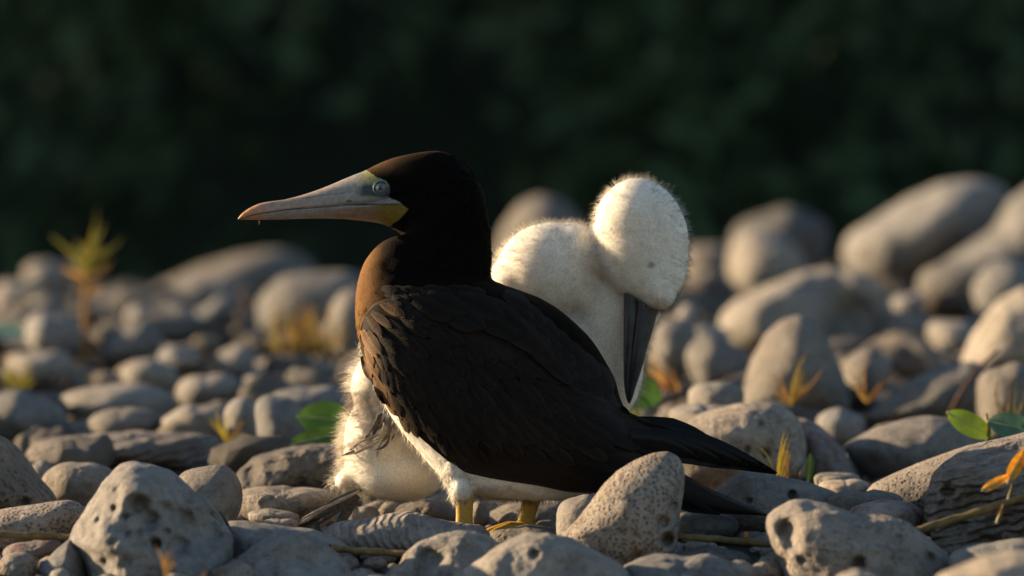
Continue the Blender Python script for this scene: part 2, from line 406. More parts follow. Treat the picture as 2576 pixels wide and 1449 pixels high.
RK('tilted pale slab under the dark tail of the chick', 8.27, 'plain', [(715,1338),(760,1302),(812,1275),(846,1280),(860,1304),(850,1345),(760,1365)], .06, 5, .03)
RK('grey pebble below the belly of the chick', 8.18, 'plain', (900,1298,52,28), .05, 5)
RK('fan ridged coral stone in front of the yellow leg', 7.85, 'ridge', [(800,1345),(841,1315),(925,1303),(980,1290),(1024,1285),(1067,1292),(1097,1303),(1140,1312),(1195,1320),(1235,1336),(1225,1400),(1060,1420),(878,1410),(810,1385)], .07, 6, .04, name='coral_stone')
RK('hollowed grey stone at the bottom left of centre, before the yellow legs', 7.5, 'plain', [(985,1560),(998,1431),(1016,1394),(1053,1365),(1104,1343),(1151,1336),(1191,1340),(1235,1353),(1270,1382),(1290,1450),(1295,1560)], .08, 6, .085, [(1078,1405,26,.03),(1110,1400,18,.02),(1190,1384,26,.015),(1200,1362,30,.01),(1060,1440,20,.02)])
RK('broad smooth grey stone at bottom centre', 7.28, 'plain', [(1120,1560),(1148,1449),(1191,1416),(1242,1378),(1290,1352),(1330,1341),(1381,1342),(1432,1355),(1480,1377),(1522,1396),(1565,1420),(1600,1470),(1610,1560)], .09, 6, .08, [(1344,1388,11,.02),(1430,1400,50,.012),(1300,1410,40,.01)])
RK('upright cone of honeycomb coral before the tail of the brown booby', 7.62, 'cell', [(1405,1350),(1447,1311),(1483,1267),(1520,1219),(1552,1186),(1600,1157),(1644,1141),(1680,1137),(1706,1149),(1720,1179),(1722,1208),(1712,1288),(1700,1400),(1660,1440),(1534,1440),(1440,1410)], .075, 6, .035, [(1676,1355,16,.04),(1665,1310,14,.02),(1690,1270,12,.012),(1600,1395,14,.012)], name='coral_stone')
RK('lumpy pale stone below the honeycomb cone at the bottom edge', 7.35, 'plain', [(1550,1480),(1567,1424),(1607,1406),(1662,1398),(1720,1404),(1781,1396),(1824,1410),(1864,1436),(1880,1560),(1550,1560)], .08, 5, .10)
RK('grey stone behind the two yellow legs', 8.35, 'fine', [(1180,1330),(1217,1296),(1272,1268),(1330,1258),(1420,1264),(1445,1300),(1430,1345),(1300,1360),(1195,1350)], .08, 5, .03, [(1402,1301,7,.02),(1320,1310,30,.01)])
RK('dark flat stone under the far yellow foot', 7.94, 'rough', (1328,1356,108,33), .06, 5, .05)
RK('small round stone with one hole left of the honeycomb cone', 7.85, 'plain', (1462,1298,58,54), .05, 5, .03, [(1500,1270,9,.02)])
RK('rusty rough stone between the chick belly and the near yellow leg', 8.35, 'rough', (1071,1292,92,34), .06, 5, .08)
RK('cup coral fragment just right of the near yellow leg', 8.25, 'pore', (1205,1296,26,36), .03, 5, .08, name='coral_stone')
RK('large pored boulder behind the dark tail', 8.6, 'pore', [(1630,1090),(1677,1066),(1747,1043),(1834,1022),(1893,1011),(1949,1011),(1991,1032),(2014,1060),(2026,1110),(2030,1180),(1950,1215),(1800,1220),(1690,1200),(1630,1150)], .13, 6, .05, [(1915,1135,12,.02),(1870,1125,9,.015),(1840,1130,8,.012),(1905,1060,8,.01)], name='boulder')
RK('rust mottled stone sloping down right of the large pored boulder', 8.7, 'mottle', [(1990,1050),(2030,1052),(2057,1067),(2089,1092),(2120,1133),(2165,1202),(2150,1240),(2050,1240),(2005,1210)], .08, 5, .06)
RK('pair-topped pale stone above the rust mottled stone', 9.3, 'plain', (2113,1070,66,40), .06, 4, .05)
RK('smooth egg shaped stone with dark face on the right', 8.75, 'fine', [(2117,1123),(2200,1074),(2277,1055),(2340,1045),(2396,1053),(2438,1074),(2478,1110),(2480,1170),(2420,1215),(2270,1225),(2195,1218),(2150,1170)], .12, 5, .03)
RK('streaked grey stone sloping up to the right edge', 8.2, 'pore', [(2175,1230),(2235,1196),(2305,1165),(2375,1140),(2430,1121),(2500,1106),(2600,1083),(2680,1160),(2560,1330),(2300,1310),(2200,1280)], .09, 5, .06)
RK('layered dark driftwood-like rock at the right edge behind orange leaves', 7.85, 'layer', [(2328,1300),(2333,1245),(2347,1193),(2375,1161),(2417,1138),(2480,1120),(2576,1106),(2680,1110),(2720,1400),(2560,1430),(2430,1430),(2365,1390)], .13, 6, .12, [(2440,1330,90,.05),(2380,1230,18,.02),(2540,1350,80,.04)], name='boulder')
RK('grey stone with a black hole under the tip of the dark tail', 8.13, 'fine', [(1700,1320),(1796,1233),(1835,1204),(1866,1184),(1900,1184),(1956,1197),(2026,1211),(2096,1236),(2150,1275),(2110,1350),(1900,1360),(1760,1360)], .08, 6, .03, [(1988,1242,11,.03),(1880,1255,6,.015),(1842,1250,30,.01)])
RK('beige shell-like stone with curved band right of the black holed stone', 8.25, 'pale', (2124,1226,62,20), .05, 5, .03)
RK('thin flat stone above the beige shell-like stone', 8.4, 'pale', (2106,1203,62,14), .05, 4, .03)
RK('crusty grey stone at the foot of the streaked slope', 8.05, 'rough', (2176,1262,92,28), .06, 5, .08)
RK('maroon mottled stone peeping over the big front right stone', 7.9, 'mottle', (2235,1296,98,36), .06, 5, .06)
RK('big pitted two lobed stone in the right foreground', 7.42, 'pore', [(1930,1298),(1956,1273),(1991,1254),(2026,1256),(2078,1266),(2131,1287),(2155,1295),(2200,1291),(2242,1295),(2277,1309),(2316,1337),(2358,1375),(2403,1418),(2425,1480),(2430,1560),(1985,1560),(1967,1427),(1953,1402),(1935,1367),(1928,1332)], .11, 6, .085,
   [(1978,1330,24,.035),(1990,1365,18,.025),(2148,1408,17,.03),(2035,1275,14,.012),(1965,1410,14,.02),(2010,1400,10,.012),(2330,1400,14,.02),(2250,1350,12,.008)], name='boulder')
RK('blurred pale stone in the bottom right corner', 6.85, 'pale', [(2330,1560),(2354,1449),(2410,1425),(2480,1395),(2550,1384),(2640,1390),(2680,1560)], .08, 5, .05)
RK('dark low stone just above the bottom right corner stone', 7.3, 'plain', (2520,1396,120,36,6), .07, 5, .06)
RK('small blurred pale pebble at the bottom edge before the two lobed stone', 6.9, 'pale', (2155,1470,56,34), .03, 4, .03)
RK('grey wedge stone left of the two lobed stone at the bottom edge', 7.47, 'plain', [(1835,1520),(1851,1449),(1893,1423),(1942,1399),(1990,1420),(2010,1540)], .06, 5, .05)
RK('low grey stone under the olive stem right of the honeycomb cone', 7.6, 'rough', (1790,1412,112,36), .06, 5, .06)
RK('shadowed smooth stone under the folded wing tip', 8.06, 'plain', (1778,1322,74,32), .05, 5, .03)
# --- middle distance, left
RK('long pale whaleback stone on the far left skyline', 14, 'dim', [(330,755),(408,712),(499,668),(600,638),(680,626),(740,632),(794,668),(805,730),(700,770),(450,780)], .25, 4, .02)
RK('dark humped stone in front of the pale whaleback', 13, 'fine', (517,742,112,46), .14, 4)
RK('pinkish flat stone on the skyline behind the tall weed', 14, 'plain', (127,690,74,32), .12, 4)
RK('pale stone at the left edge below the skyline', 13, 'plain', (45,750,64,48), .1, 4)
RK('dark stone left of the tall weed stalk', 12.5, 'fine', (127,778,58,34), .09, 4)
RK('dark lens shaped stone with lit left shoulder, right of the tall weed', 11, 'fine', [(235,905),(270,860),(310,825),(360,812),(400,825),(415,865),(380,910),(290,925)], .11, 4, .04)
RK('tall lit stone left of the tall weed stalk', 11, 'plain', (136,848,74,62), .1, 4)
RK('lit grey stone low beside the foot of the tall weed', 10.4, 'plain', (100,930,80,50), .09, 4)
RK('large sunlit stone behind the orange weeds', 12, 'fine', [(590,850),(603,826),(640,770),(658,737),(708,694),(771,683),(898,683),(960,760),(950,850),(780,880),(640,880)], .18, 4, .05)
RK('upright pinkish stone against the breast of the brown booby', 11, 'fine', (880,818,56,100), .1, 4)
_p = RK('bright sunlit white pebble in the left middle distance', 11.8, 'shell', (494,826,56,28), .014, 4, .02, name='pebble', cat='pebble'); _p.rotation_euler.z = R(-46)
RK('slanting pale stone above the bright white pebble', 12, 'plain', (535,793,66,34,30), .09, 4)
RK('small pinkish stone right of the tall weed, below the dark hump', 12, 'plain', (358,795,42,30), .07, 4)
RK('small flat stone left of the slanting pale stone', 12, 'plain', (450,800,54,26), .08, 4)
RK('round headed stone below the dark lens shaped stone', 10.3, 'plain', (376,940,74,36), .08, 4)
RK('broad pale stone above the stone row of the left middle', 9.85, 'plain', (290,1016,148,52), .13, 4, .05)
RK('large dull stone at the left edge behind the long slab', 9.5, 'fine', (54,1056,116,66), .12, 4, .04)
RK('dark faced stone just above the long flat slab', 9.4, 'fine', (313,1066,98,40), .09, 4, .04)
RK('pale stone with slanting lit face behind the small yellow tuft', 9.35, 'plain', (490,1064,92,42,8), .09, 4, .05)
RK('dark rounded stone right of the small yellow tuft', 9.2, 'plain', (608,1054,46,54), .06, 4, .04)
RK('rounded pale stone left of the green leaves', 9.05, 'plain', (706,1062,66,68), .07, 4, .04)
RK('flat topped stone behind the green leaves', 9.35, 'plain', (775,1012,104,40), .09, 4, .04)
RK('lit oval stone above the flat topped stone', 10, 'plain', (667,975,62,30), .07, 4)
RK('grey stone above the small yellow tuft', 10, 'plain', (526,980,84,38), .08, 4)
RK('grey stone at centre left below the bright white pebble', 10.6, 'plain', (454,908,54,40), .07, 4)
RK('standing grey stone right below the bright white pebble', 10.6, 'plain', (594,914,48,48), .07, 4)
RK('long dark stone under the orange weeds', 10.8, 'fine', (740,934,124,36), .1, 4)
# --- middle distance, right
RK('large elongated boulder at the upper right, tilted up', 13, 'plain', [(2118,628),(2131,589),(2207,545),(2287,497),(2366,461),(2446,449),(2506,457),(2540,489),(2510,549),(2446,602),(2366,655),(2287,694),(2207,702),(2147,668)], .28, 5, .06, [(2480,540,60,.06)], name='boulder')
RK('boulder cut by the right edge behind the elongated boulder', 12.6, 'plain', [(2290,720),(2400,640),(2500,575),(2545,500),(2600,460),(2700,480),(2720,720),(2450,760)], .2, 5, .05, name='boulder')
RK('dark stone under the right end of the elongated boulder', 12, 'fine', (2446,700,134,50), .12, 4)
RK('rounded stone at the right edge below the upper boulders', 11.5, 'plain', (2540,732,88,76), .12, 4)
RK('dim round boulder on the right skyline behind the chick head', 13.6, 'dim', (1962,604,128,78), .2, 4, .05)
RK('sunlit lump in front of the dim round skyline boulder', 12.7, 'plain', (1928,662,98,80), .16, 4, .07)
RK('wide arched boulder with black shaded hollow on the right', 11.3, 'plain', [(1803,835),(1812,790),(1848,755),(1928,720),(2008,685),(2088,668),(2167,684),(2220,725),(2255,790),(2250,890),(2100,910),(1900,890),(1830,870)], .2, 5, .06, [(2080,770,90,.09),(2150,840,90,.09),(1960,800,50,.04)], name='boulder')
RK('upright pointed stone with lit left rim behind orange grass', 9.7, 'fine', [(1860,1010),(1889,907),(1924,843),(1968,804),(2008,792),(2048,807),(2080,851),(2108,907),(2138,975),(2140,1030),(1990,1045),(1870,1040)], .12, 5, .04)
RK('shaded smooth stone right of the chick bill', 10.5, 'fine', (1694,880,62,80), .09, 4)
RK('dark stone left of the upright pointed stone', 10.3, 'fine', (1801,915,74,70), .09, 4)
RK('lit oval pebble right of the green leaf behind the tail', 9.05, 'pale', (1797,997,72,36), .07, 4, .03)
RK('flat stone under the lit oval pebble', 8.9, 'plain', (1770,1042,90,24), .08, 4)
RK('bright sunlit craggy stone at the right edge', 10.4, 'pale', [(2405,920),(2440,850),(2475,800),(2506,762),(2576,722),(2660,730),(2680,900),(2576,915),(2480,920)], .14, 5, .09)
RK('pale lumpy stone left of the bright craggy stone', 11, 'plain', (2402,852,68,50), .1, 4, .06)
RK('small lit stone under the elongated boulder', 11.7, 'plain', (2285,764,44,26), .06, 4)
RK('slanting dark stone behind the dry twig on the right', 9.6, 'fine', [(2170,1045),(2231,1003),(2287,959),(2366,920),(2446,908),(2505,935),(2530,1005),(2450,1070),(2300,1075)], .12, 5, .05)
RK('dark stone with lit left edge at the right edge above the blue green leaf', 9.3, 'fine', (2535,975,78,58), .09, 4, .04)
RK('low dark stone on the skyline right of the chick head', 14, 'fine', (1785,650,84,34), .14, 4)
RK('flat dark stone behind the fluffy chick cheek', 13.2, 'fine', (1770,702,74,26), .12, 4)
RK('long low stone below the flat dark stones right of the chick', 12.8, 'plain', (1789,745,96,26), .13, 4)
RK('small pinkish lit stone right of the chick breast', 11, 'plain', (1729,792,28,26), .04, 4)
RK('pale stone right of the shaded smooth stone by the chick bill', 11, 'plain', (1777,848,58,34), .08, 4)
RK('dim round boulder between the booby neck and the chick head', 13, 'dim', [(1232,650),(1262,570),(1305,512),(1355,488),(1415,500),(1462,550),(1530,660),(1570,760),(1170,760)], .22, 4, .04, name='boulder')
RK('grey stone right of the black hollow of the arched boulder', 11.2, 'fine', (2290,830,70,46), .1, 4)
RK('grey stone between the pointed stone and the slanting dark stone', 9.9, 'fine', (2180,930,62,48), .08, 4)

# --- smaller stones between, past telling apart
def fillers():
    rs = random.Random(5); protos = []
    for k in range(9):
        v, f = ICO[3]; ss = (1 + .5 * rs.random(), 1 + .3 * rs.random(), .6 + .3 * rs.random()); p = v * ss
        for i in range(len(p)):
            wv = Vector(p[i]) + Vector((k * 5, 0, 0)); p[i] *= 1 + .5 * noise.noise(wv * 1.1) + .2 * noise.noise(wv * 2.4) + .08 * noise.noise(wv * 6)
        protos.append(mesh('stone', p, f, SM[['plain', 'fine', 'plain', 'pore', 'plain', 'mottle', 'fine', 'pale', 'rough'][k]]))
    n = 0; placed = []
    for it in range(9000):
        if n >= 250: break
        y = 8.75 + 7.6 * rs.random(); x = (rs.random() * 2 - 1) * (.0885 * y + .1); r = (.018 + .042 * rs.random() ** 1.6) * (1 + max(0, min(y, 12) - 9) * .05) * (.75 if y > 13 else 1)
        if any((abs(x - a) / (R_ + r * .7)) ** 2 + (abs(y - b) / (t + r * .7)) ** 2 < 1 for a, b, R_, t in STONES): continue
        if any((x - a) ** 2 + (y - b) ** 2 < (r + q) ** 2 * .62 for a, b, q in placed): continue
        if (x - .02) ** 2 + (y - 8.3) ** 2 < .3 ** 2: continue
        placed.append((x, y, r)); n += 1
        o = ob('stone', protos[rs.randrange(9)], None, (x, y, G(x, y) + r * .28)); o.scale = (r * rs.uniform(.8, 1.6), r * rs.uniform(.8, 1.2), r * rs.uniform(.55, 1.1))
        o.rotation_euler = (rs.uniform(-.3, .3), rs.uniform(-.3, .3), rs.random() * 6.28)
        if y < 10.6: tag(o, 'small grey stone wedged between larger ones just behind the birds', 'stone', 'small stones wedged just behind the birds')
        else: tag(o, 'blurred small stone among the far stones before the shrubs', 'stone', 'blurred small stones of the far beach')
fillers()

# ------------------------------------------------------------------ brown booby (adult)
BD = 8.0
bird = empty('brown_booby', at(1240, 1335, BD))
tag(bird, 'brown booby standing in profile on yellow legs with pale bill', 'bird')
SEC = [ # top x,y, bottom x,y, half width  (profile measured on the photograph)
 (598,551,599,552.5,1),(605,541,606,552.5,5),(614,532.5,620,553,9),(634,520,640,553,13),(663,509.5,668,553,16),(720,501,720,552,20),
 (778,485,775,550,24),(824,468,820,550,29),(864,451,862,551,35),(893,439,895,554,41),(916,430,930,558,48),
 (961,408,965,565,56),(1007,393,990,576,64),(1076,381,1007,588,69),(1122,386,1010,592,72),(1151,400,1011,594,74),(1180,429,1010,595.5,76),
 (1203,458,1007,596.5,78),(1220,492,1000,598,80),(1231,550,973,602,84),(1235,607,944,624,88),(1236,653,921,653,94),(1236,698,904,693,102),
 (1262,714,895,745,120),(1310,730,894,800,136),(1363,752,903,855,150),(1435,802,925,932,158),(1490,858,958,1000,162),(1525,912,999,1070,160),
 (1547,955,1041,1120,155),(1560,1000,1100,1188,148),(1575,1030,1180,1242,134),(1600,1045,1300,1256,112),(1640,1062,1420,1258,84),(1680,1076,1540,1225,54),(1716,1092,1670,1165,30)]
GAPE = [(598,552),(615,548),(634,541.5),(720,528),(807,521),(878,515),(1007,514),(1040,516)]
SUB = 18; NR = 160; NB = 10      # NB: section index where the horny bill ends
secs = catmull(SEC, SUB)
def skinpoly(x, y): return inpoly(x, y, FACE)
FACE = [(916,425),(940,440),(950,447),(961,451),(973,457),(981,468),(983,484),(978,496),(1000,506),(1028,526),(1018,541),(1007,549),(996,560),(985,569),(940,580),(900,570),(880,430)]
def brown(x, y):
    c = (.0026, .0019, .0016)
    c = mix3(c, (.085, .046, .021), sst(1060, 930, x) * sst(450, 410, y))  # sunlit forehead and front crown, painted in as lighter brown
    br = sst(985, 915, x) * sst(592, 640, y)        # sunlight painted in as paler brown on the foreneck and breast
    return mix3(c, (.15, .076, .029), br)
def skin(x, y):
    n = noise.noise((x * .05, y * .05, 3)); m2 = noise.noise((x * .16, y * .16, 8))
    g = interp(GAPE, x)
    if y > g:
        c = mix3((.31, .21, .15), (.25, .175, .018), sst(905, 985, x + 10 * n))
        c = mix3(c, (.36, .35, .33), sst(9, 3, y - g) * sst(960, 900, x))
    else:
        c = mix3((.40, .385, .35), (.36, .34, .11), sst(880, 935, x + 8 * n) * sst(482, 455, y + 5 * n))
        lore = sst(886, 918, x + 8 * n) * sst(460, 474, y + 4 * n) * sst(503, 488, y + (x - 930) * -.06 + 3 * n)
        c = mix3(c, (.030, .044, .055), lore)
        c = mix3(c, (.33, .33, .31), .7 * sst(494, 499, y))
    c = mix3(c, (.07, .055, .048), sst(3.2, 1.0, abs(y - g)) * sst(1020, 1000, x))
    return tuple(q * .54 * (1 + .15 * m2 + .1 * n) for q in c)
def bodycol(x, y, j):
    n = noise.noise((x * .05, y * .05, 3))
    if x < 1032 and y < 575 and inpoly(x + 2 * n, y + 3 * n, FACE): return skin(x, y)
    line = 975 + (x - 945) * .30 + 6 * n
    if x > 930 and y > line: return (.74, .70, .62)
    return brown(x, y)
def billcol(x, y):
    g = interp(GAPE, x); t = (x - 600) / 330
    if y <= g:
        c = mix3((.46, .40, .37), (.40, .41, .39), sst(.2, .9, t))
        top = interp([(598,551),(614,532),(634,520),(663,509),(720,501),(778,485),(824,468),(864,451),(893,439),(916,430)], x)
        c = mix3(c, (.50, .42, .40), sst(18, 4, y - top) * .6)
        c = mix3(c, (.40, .43, .33), sst(.8, .98, t) * sst(478, 455, y))
        if abs(y - (g - 20 - 14 * t)) < 1.8 and .25 < t: c = mix3(c, (.2, .19, .2), .6)
        if (x - 880) ** 2 / 60 + (y - 506) ** 2 / 12 < 1: c = (.09, .09, .09)
    else:
        c = mix3((.33, .34, .36), (.32, .24, .19), sst(.45, .85, t) * sst(g + 4, g + 14, y))
    c = mix3((.60, .32, .17), c, sst(.02, .3, t)); c = mix3(c, (c[0] * 1.08, c[1] * .97, c[2] * .86), sst(.9, .3, t))
    n = noise.noise((x * .03, y * .25, 1)); c = tuple(q * (1 + .16 * n) for q in c)
    if abs(y - g) < 1.4: c = tuple(q * .35 for q in c)
    c = (c[0] * .60, c[1] * .54, c[2] * .48)
    return mix3(c, skin(x, y), sst(862, 912, x))
verts = []; cols = []; pix = []
for k, (tx, ty, bx, by, hw) in enumerate(secs):
    mx, my = (tx + bx) / 2, (ty + by) / 2; hx, hy = (tx - bx) / 2, (ty - by) / 2
    # angle where the gape line crosses this section
    g = interp(GAPE, mx); cg = max(-.85, min(.85, (g - my) / hy)) if abs(hy) > .1 else 0
    tg = math.acos(cg); tg = lerp(tg, math.pi / 2, sst((NB - 1) * SUB, (NB + 4) * SUB, k))
    for j in range(NR):
        q = j / NR
        if q < .25: t = q / .25 * tg
        elif q < .5: t = tg + (q - .25) / .25 * (math.pi - tg)
        elif q < .75: t = math.pi + (q - .5) / .25 * (math.pi - tg)
        else: t = 2 * math.pi - tg + (q - .75) / .25 * tg
        ct, st = math.cos(t), math.sin(t)
        sy = -math.copysign(abs(st) ** .92, st) * hw
        if k < (NB + 5) * SUB:
            dq = min(abs(q - .25), abs(q - .75)); fade = 1 - sst((NB + 1) * SUB, (NB + 5) * SUB, k)
            sy *= 1 - .16 * math.exp(-(dq / .012) ** 2) * fade
        x, y = mx + hx * ct, my + hy * ct
        p = at(x, y, BD); p.y += sy * sc(BD)
        if k > 13 * SUB:
            nz = noise.noise(p * 28) * .0025 + noise.noise(p * 70) * .001
            p.y += nz * (-1 if sy < 0 else 1); p.z += nz * .5
        verts.append(p); pix.append((x, y))
ns = len(secs)
def ringfaces(a, b, js): return [(k * NR + j, k * NR + (j + 1) % NR, (k + 1) * NR + (j + 1) % NR, (k + 1) * NR + j) for k in range(a, b) for j in js]
def submesh(name, faces, mat, parent, colf):
    idx = sorted({i for f in faces for i in f}); mp = {a: b for b, a in enumerate(idx)}
    o = part(name, [verts[i] for i in idx], [tuple(mp[i] for i in f) for f in faces], mat, parent)
    setcol(o.data, [colf(*pix[i]) for i in idx]); return o
NBK = NB * SUB
upper = [j for j in range(NR) if j < NR // 4 or j >= 3 * NR // 4]; lower = [j for j in range(NR) if NR // 4 <= j < 3 * NR // 4]
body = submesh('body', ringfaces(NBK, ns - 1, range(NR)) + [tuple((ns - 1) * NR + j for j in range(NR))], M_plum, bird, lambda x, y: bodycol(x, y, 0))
body.data.materials.append(M_bill)
for pol in body.data.polygons:
    c_ = pol.center + bird.location; fx, fy = c_.x * K / BD + 1288, (CZ - c_.z) * K / BD + 640
    if fx < 1030 and fy < 575 and inpoly(fx, fy, FACE): pol.material_index = 1
bill = submesh('upper_bill', ringfaces(0, NBK, upper), M_bill, bird, billcol)
submesh('lower_bill', ringfaces(0, NBK, lower), M_bill, bird, billcol)
allf = ringfaces(0, ns - 1, range(NR))
bvh_body = BVHTree.FromPolygons(verts, allf)
def hit(bvh, px, py, d=BD):
    p = at(px, py, d); h = bvh.ray_cast(Vector((p.x, d - 1, p.z)), Vector((0, 1, 0)))
    return h[0].y if h[0] is not None else None
def tube(pts, rad, n=10, flat=1.0, cap=True):
    pts = [Vector(p) for p in pts]; V = []; F = []
    for i, p in enumerate(pts):
        t = (pts[min(i + 1, len(pts) - 1)] - pts[max(i - 1, 0)]).normalized()
        a = t.cross(Vector((0, 1, 0)));
        if a.length < 1e-3: a = Vector((1, 0, 0))
        a.normalize(); b = t.cross(a); r = rad[i] if isinstance(rad, (list, tuple)) else rad
        for k in range(n): q = 2 * math.pi * k / n; V.append(p + a * math.cos(q) * r + b * math.sin(q) * r * flat)
    for i in range(len(pts) - 1):
        for k in range(n): F.append((i * n + k, i * n + (k + 1) % n, (i + 1) * n + (k + 1) % n, (i + 1) * n + k))
    if cap: F.append(tuple(range(n))); F.append(tuple((len(pts) - 1) * n + k for k in range(n)))
    return V, F
# eye
ey = hit(bvh_body, 959, 474); ec = at(959, 474, BD); ec.y = ey + .0032
eye = ob('eye', None, bird, ec - bird.location)
def dome(r0, r1, rr, c, n=28, m=8, bulge=1.0):
    V = []; F = []
    for i in range(m + 1):
        r = lerp(r0, r1, i / m)
        for k in range(n): a = 2 * math.pi * k / n; V.append(c + Vector((r * math.cos(a), -math.sqrt(max(0, rr * rr - r * r)) * bulge, r * math.sin(a))))
    for i in range(m):
        for k in range(n): F.append((i * n + k, i * n + (k + 1) % n, (i + 1) * n + (k + 1) % n, (i + 1) * n + k))
    if r0 < 1e-5: pass
    return V, F
M_iris = simple('pale_iris', (.11, .12, .125), .3, .4, var=.3, scale=700)
M_irim = simple('iris_rim', (.15, .185, .19), .3, .4, var=.1)
M_pup = simple('pupil', (.004, .004, .005), .08, .6)
M_ering = simple('blue_eye_ring', (.045, .085, .11), .5, .35)
s8 = sc(BD)
v, f = dome(0, 4.6 * s8, 15.6 * s8, ec); part('pupil', v, f, M_pup, eye)
v, f = dome(4.6 * s8, 13 * s8, 15.6 * s8, ec); part('iris', v, f, M_iris, eye)
v, f = dome(12.6 * s8, 14.8 * s8, 15.4 * s8, ec); part('iris_rim', v, f, M_irim, eye)
def ringtube(c, R_, r_, n=40, m=8):
    V = []; F = []
    for i in range(n):
        a = 2 * math.pi * i / n; e = Vector((math.cos(a) * 1.02, 0, math.sin(a) * .97))
        for k in range(m): b = 2 * math.pi * k / m; V.append(c + e * (R_ + r_ * math.cos(b)) + Vector((0, -r_ * 1.1 * math.sin(b), 0)))
    for i in range(n):
        for k in range(m): F.append((i * m + k, i * m + (k + 1) % m, ((i + 1) % n) * m + (k + 1) % m, ((i + 1) % n) * m + k))
    return V, F
v, f = ringtube(Vector((ec.x, ey - .0002, ec.z)), 17.2 * s8, 2.4 * s8); part('eye_ring', v, f, M_ering, eye)
v, f = tube([at(651, 552, BD), at(653, 558, BD), at(652, 566, BD)], [.0009, .0008, .0003], 6); part('down_wisp', v, f, M_straw, bird)

# wings: a smooth folded form, then real feathers laid over it like shingles
WT = [(912,812),(945,762),(1020,742),(1110,735),(1200,740),(1260,765),(1320,808),(1375,855),(1430,910),(1490,975),(1550,1045),(1640,1135),(1770,1222),(1925,1290)]
WB = [(906,850),(926,936),(958,994),(1000,1042),(1062,1101),(1152,1174),(1206,1193),(1275,1206),(1352,1218),(1430,1234),(1500,1238),(1600,1258),(1750,1285),(1930,1297)]
WW = [30,90,128,150,163,172,176,176,172,164,150,126,92,40]
T = catmull([(a[0], a[1]) for a in WT], 6); B = catmull(WB, 6); Wd = catmull([(x,) for x in WW], 6)[:, 0]
def wingmesh(side):
    nv = 22; V = []; F = []; n = len(T)
    for i in range(n):
        for j in range(nv):
            q = j / (nv - 1); x, y = T[i] * (1 - q) + B[i] * q
            prof = (1 - abs(2 * (q * .86 + .07) - 1) ** 2.6) ** .5
            yo = -Wd[i] * prof * sc(BD)
            h = hit(bvh_body, x, y)
            if h is not None: yo = min(yo, (h - BD) - .0035)
            p = at(x, y, BD); p.y += yo * (1 if side < 0 else -1); V.append(p)
    for i in range(n - 1):
        for j in range(nv - 1): F.append((i * nv + j, i * nv + j + 1, (i + 1) * nv + j + 1, (i + 1) * nv + j))
    # inner face so that the wing is a closed, thin body
    m = len(V); V2 = [Vector((p.x, p.y + (.010 if side < 0 else -.010) * (1 if 0 < (k % nv) < nv - 1 else .3), p.z)) for k, p in enumerate(V)]
    F2 = [tuple(m + i for i in reversed(f)) for f in F]; E = []
    for i in range(n - 1):
        for j in (0, nv - 1): a, b = i * nv + j, (i + 1) * nv + j; E.append((a, b, m + b, m + a))
    for j in range(nv - 1):
        for i in (0, n - 1): a, b = i * nv + j, i * nv + j + 1; E.append((a, b, m + b, m + a))
    return V + V2, F + F2 + E, V, F
V, F, Vo, Fo = wingmesh(-1)
wing = part('wing', V, F, M_feath, bird)
V2, F2, _, _ = wingmesh(1); wing_far = part('wing', V2, F2, M_feath, bird)
bvh_all = BVHTree.FromPolygons(verts + Vo, allf + [tuple(i + len(verts) for i in f) for f in Fo])
FR = random.Random(21)
FC = {'brown_feather': (.0088, .0063, .0048), 'sunlit_brown_feather': (.11, .061, .028), 'half_lit_brown_feather': (.05, .030, .017), 'tail_feather': (.0062, .0052, .0047)}
M_featc = attr_mat('feather_vane', .72, .10, .03, (1, .6, .3), bump=.0007, bscale=350)
def feather(px, py, ang, L, Wf, mat, parent, lift=.0012, tip=.0032, name='feather', bend=0, sharp=.5):
    # px,py: root; ang: degrees below the horizontal, pointing to the right; L, Wf in measured units
    n = 9; V = []; F = []; a = R(ang); last = None
    for i in range(n):
        t = i / (n - 1); aa = a + R(bend) * t
        cx, cy = px + L * t * math.cos(a + R(bend) * t * .5), py + L * t * math.sin(a + R(bend) * t * .5)
        ww = Wf * .5 * (min(1, .45 + 1.6 * t) * (1 - max(0, (t - sharp) / (1 - sharp)) ** 2.2) ** .6 + .02)
        for j, u in enumerate((-1, -.5, 0, .5, 1)):
            x, y = cx - math.sin(aa) * ww * u, cy + math.cos(aa) * ww * u
            h = hit(bvh_all, x, y)
            if h is None: h = last if last is not None else BD - .02
            if u == 0: last = h
            p = at(x, y, BD); p.y = h - lift - tip * t - .0012 * (1 - u * u); V.append(p)
    for i in range(n - 1):
        for j in range(4): F.append((i * 5 + j, i * 5 + j + 1, (i + 1) * 5 + j + 1, (i + 1) * 5 + j))
    o = part(name, V, F, M_featc, parent); bc = FC[mat.name]; cs = []
    tone = FR.uniform(.75, 1.3)
    for i in range(n):
        for u in (1, .5, 0, .5, 1): e = max(u ** 3, ((i / (n - 1)) ** 6)); cs.append(tuple(q * tone * (1 + .45 * e) * (.6 if u == 0 else 1) for q in bc))
    setcol(o.data, cs); return o
def flow(x, y):
    a = interp([(905,74),(1000,70),(1150,64),(1300,52),(1420,40),(1550,30),(1750,24)], x)
    up = sst(900, 780, y + (x - 1000) * -.35); return lerp(a, 24, up * .8)
def inwing(x, y):
    P = [tuple(p) for p in T[::4]] + [tuple(p) for p in B[::-4]]; return inpoly(x, y, P)
# primaries and secondaries
for i in range(7): feather(1340 + 34 * i, 1120 + 4 * i + 6 * FR.random(), 20 + 1.2 * i, 500 - 52 * i, 40, M_tailf, wing, .001, .004 - .0003 * i, sharp=.72)
for i in range(13):
    t = i / 12; feather(lerp(1010, 1400, t), lerp(960, 985, t), lerp(58, 30, t), lerp(165, 260, t), 44, M_feath, wing, .0022, .0055, bend=-6, sharp=.75)
